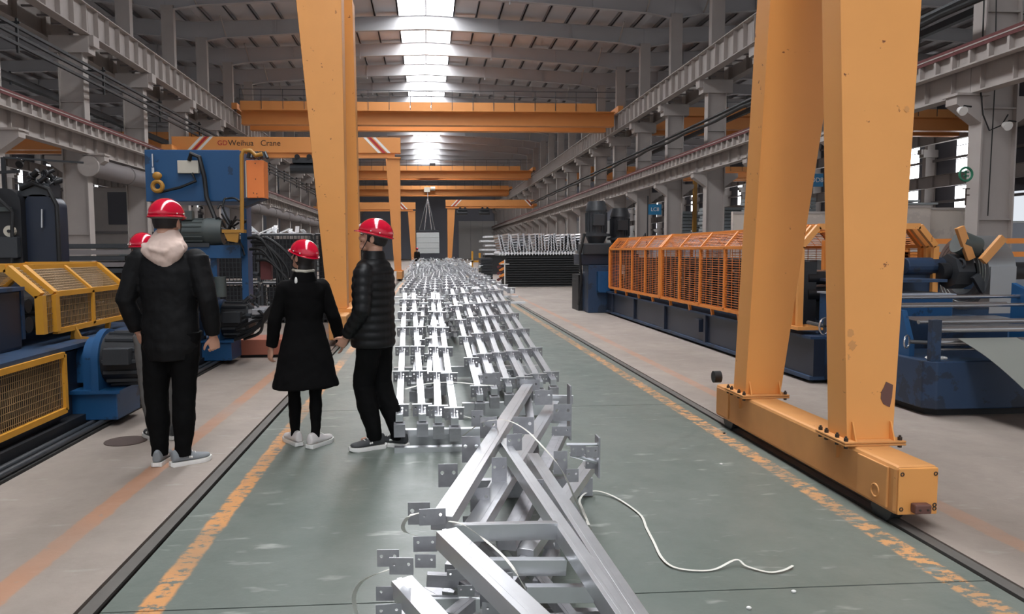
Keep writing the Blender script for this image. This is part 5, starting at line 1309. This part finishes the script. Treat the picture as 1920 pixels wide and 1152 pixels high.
    helmet(root, c, R, s)
    st = MB()
    for q in (-1, 1): st.tube([c+R@(V((q*.09, .015, .04))*s), c+R@(V((q*.078, .035, -.04))*s), c+R@(V((q*.045, .06, -.1))*s), c+R@(V((0, .065, -.115))*s)], .0035, 6)
    build('chin_strap', st, 'rubber', root, smooth=True)
    if extra: extra(root, c, R, s, k)
    root.rotation_euler = (0, 0, rotz); root.location = loc
    return root

# man in the black jacket with a beige hood, seen from behind
def hood_extra(root, c, R, s, k):
    m = MB()
    m.loft([((0, -.03, 1.43*k), .13*k, .11*k), ((0, -.03, 1.47*k), .135*k, .12*k), ((0, -.025, 1.515*k), .115*k, .105*k), ((0, -.01, 1.56*k), .085*k, .08*k), ((0, .0, 1.585*k), .07*k, .066*k)], 24)
    m.ball((.005, -.1, 1.44*k), (.145*k, .06*k, .12*k), 24, 16, lambda p: V((p.x*(1-.62*max(0, -p.z))+(.12*max(0, -p.z)), p.y, p.z*(1 if p.z < 0 else .75))))
    m.tube([(-.11*k, -.03, 1.48*k), (-.12*k, -.1, 1.485*k), (-.05*k, -.15, 1.455*k), (.03*k, -.155, 1.44*k), (.12*k, -.11, 1.485*k), (.11*k, -.03, 1.48*k)], .02*k, 10)
    remesh(build('hood', m, 'hood_beige', root, smooth=True), .008, 2, (.016, .06))
p1 = G(330, 870)
person('man in a black jacket with beige hood and red hard hat, seen from behind', (p1.x, p1.y, 0), -.06, 1.83, 'jacket', legs=(((-.09, 0, .88), (-.115, .0, .5), (-.105, 0, .09), .06), ((.09, 0, .88), (.075, .0, .5), (.06, -.02, .09), -.85)),
       arms=(((-.19, -.01, 1.40), (-.275, -.045, 1.12), (-.235, .03, .9), (.4, (.6, .8, 0), (.9, .2, 0))), ((.19, -.01, 1.40), (.265, -.04, 1.12), (.27, .03, .865), (.75, (-.5, .7, 0), (-.5, .5, 0)))),
       torso=[(.72, .165, .13, .1), (.8, .185, .145, .1), (.92, .185, .142, .2), (1.06, .18, .135, .4), (1.2, .195, .14, .6), (1.32, .205, .135, .7), (1.4, .2, .115, .85), (1.445, .13, .09, .9), (1.47, .08, .075, .9)],
       jacket='jacket_black', trousers='trousers_black', shoes='shoe_grey', sleeve=(.07, .062, .048), leg_r=(.098, .078, .055), extra=hood_extra, head_turn=-.12)
# person mostly hidden in front of him
p4 = G(312, 826)
person('person mostly hidden behind the man in the beige hood, grey trousers and red hard hat', (p4.x-.06, p4.y+.05, 0), .3, 1.62, 'jacket', legs=(((-.09, 0, .88), (-.1, .0, .5), (-.06, 0, .09), .3), ((.09, 0, .88), (.1, .02, .5), (.105, .0, .09), .1)),
       arms=(((-.17, 0, 1.40), (-.2, .02, 1.12), (-.15, .12, .93), (.5, None, None)), ((.17, 0, 1.40), (.19, .02, 1.12), (.14, .14, .95), (.5, None, None))),
       torso=[(.84, .16, .12, .1), (.95, .16, .125, .2), (1.1, .15, .12, .4), (1.25, .17, .12, .6), (1.36, .18, .11, .8), (1.43, .13, .08, .9), (1.48, .07, .065, .9)],
       jacket='jacket_black', trousers='trousers_grey', shoes='shoe_dark', lean=(-.08, 0), head_turn=.2)
# woman in the long dark coat
def coat_extra(root, c, R, s, k):
    m = MB(); m.tube([(-.08*k, .03, 1.53*k), (-.075*k, -.05, 1.525*k), (0, -.09, 1.52*k), (.075*k, -.05, 1.525*k), (.08*k, .03, 1.53*k)], .012*k, 8)
    build('collar', m, 'box_cream', root, smooth=True)['label'] = 'pale shirt collar'
    m = MB(); m.loft([((0, -.01, 1.41*k), .13*k, .095*k), ((0, -.015, 1.46*k), .105*k, .09*k), ((0, -.012, 1.50*k), .09*k, .085*k), ((0, -.012, 1.515*k), .08*k, .08*k)], 20); build('coat_collar', m, 'coat_black', root, smooth=True)
    m = MB(); m.ball((-.085*k, -.075, 1.44*k), (.012, .008, .03), 8, 6); build('hair_clip', m, 'white_paint', root, smooth=True)
p2 = G(576, 836)
person('woman in a long flared dark coat, white shoes and a tilted red hard hat', (p2.x, p2.y, 0), .42, 1.56, 'long_coat', legs=(((-.08, .04, .88), (-.085, .07, .5), (-.075, .1, .09), .15), ((.08, -.04, .88), (.075, -.03, .5), (.06, -.06, .09), -.95)),
       arms=(((-.165, 0, 1.39), (-.245, .03, 1.1), (-.27, .08, .86), (.45, (.8, .3, 0), (0, 1, 0))), ((.165, 0, 1.39), (.25, -.03, 1.12), (.33, .05, .9), (.4, (-.8, .3, 0), (0, 1, 0)))),
       torso=[(.52, .285, .21, 0), (.53, .29, .215, 0), (.66, .26, .19, .1), (.82, .225, .165, .1), (.98, .18, .135, .3), (1.1, .155, .118, .4), (1.25, .175, .125, .6), (1.36, .195, .125, .8), (1.42, .17, .105, .9), (1.455, .11, .085, .9), (1.48, .08, .075, .9)],
       jacket='coat_black', trousers='trousers_black', shoes='shoe_white', sleeve=(.06, .056, .05), leg_r=(.074, .056, .04), head_turn=.5, head_tilt=.3, female=True, extra=coat_extra)
# man in the black quilted jacket, in profile facing left
def puffer_torso():
    base = [(.80, .185, .16), (.90, .19, .165), (1.02, .182, .154), (1.15, .182, .152), (1.28, .195, .154), (1.38, .195, .138), (1.44, .15, .115), (1.49, .085, .082)]
    out = []
    z = .80
    while z <= 1.49:
        for (a, b) in zip(base[:-1], base[1:]):
            if a[0] <= z <= b[0]+1e-6: u = (z-a[0])/(b[0]-a[0]); rx_ = a[1]*(1-u)+b[1]*u; ry_ = a[2]*(1-u)+b[2]*u; break
        q = .010*abs(math.sin((z-.80)/.062*PI))-.002
        out.append((z, rx_+q, ry_+q, max(.1, min(.9, (z-.75)*1.2)))); z += .0155
    return out
def puffer_extra(root, c, R, s, k):
    m = MB()
    m.loft([((.0, -.02, 1.44*k), .125*k, .105*k), ((0, -.02, 1.475*k), .095*k, .09*k), ((0, -.02, 1.52*k), .083*k, .083*k), ((0, -.018, 1.54*k), .078*k, .078*k)], 20); build('stand_collar', m, 'puffer_black', root, smooth=True)
    for q in (-1, 1):
        pass
p3 = G(700, 838)
pm = person('man in a black puffer jacket facing left in profile, red hard hat and dark trainers', (p3.x+.01, p3.y, 0), 1.12, 1.71, 'puffer_jacket', legs=(((-.075, -.03, .88), (-.06, .06, .5), (-.055, -.03, .1), .85), ((.075, -.02, .88), (.09, -.02, .5), (.07, -.17, .09), -.05)),
       arms=(((-.165, -.02, 1.39), (-.235, -.05, 1.1), (-.19, .13, .88), (.55, (.6, .3, .2), (0, .6, .8))), ((.165, 0, 1.39), (.225, .0, 1.1), (.14, .2, .93), (.35, (-.6, .2, 0), (0, .3, 1)))),
       torso=puffer_torso(), jacket='puffer_black', trousers='trousers_black', shoes='shoe_dark', sleeve=(.066, .058, .046), leg_r=(.098, .082, .06), head_turn=.3, head_tilt=.24, lean=(0, -.02), extra=puffer_extra)
# distant worker beside the far gantry leg
pd = G(783, 503)
person('tiny dark figure standing far down the aisle beside the left gantry leg', (-.85, 62, 0), .5, 1.78, 'jacket', legs=(((-.09, 0, .88), (-.1, 0, .5), (-.09, 0, .09), 0), ((.09, 0, .88), (.1, 0, .5), (.09, 0, .09), 0)),
       arms=(((-.18, 0, 1.4), (-.22, 0, 1.12), (-.2, .05, .88), (.4, None, None)), ((.18, 0, 1.4), (.22, 0, 1.12), (.2, .05, .88), (.4, None, None))),
       torso=[(.84, .16, .12, .1), (.95, .16, .125, .2), (1.1, .15, .12, .4), (1.25, .17, .12, .6), (1.36, .18, .11, .8), (1.43, .13, .08, .9), (1.48, .07, .065, .9)])
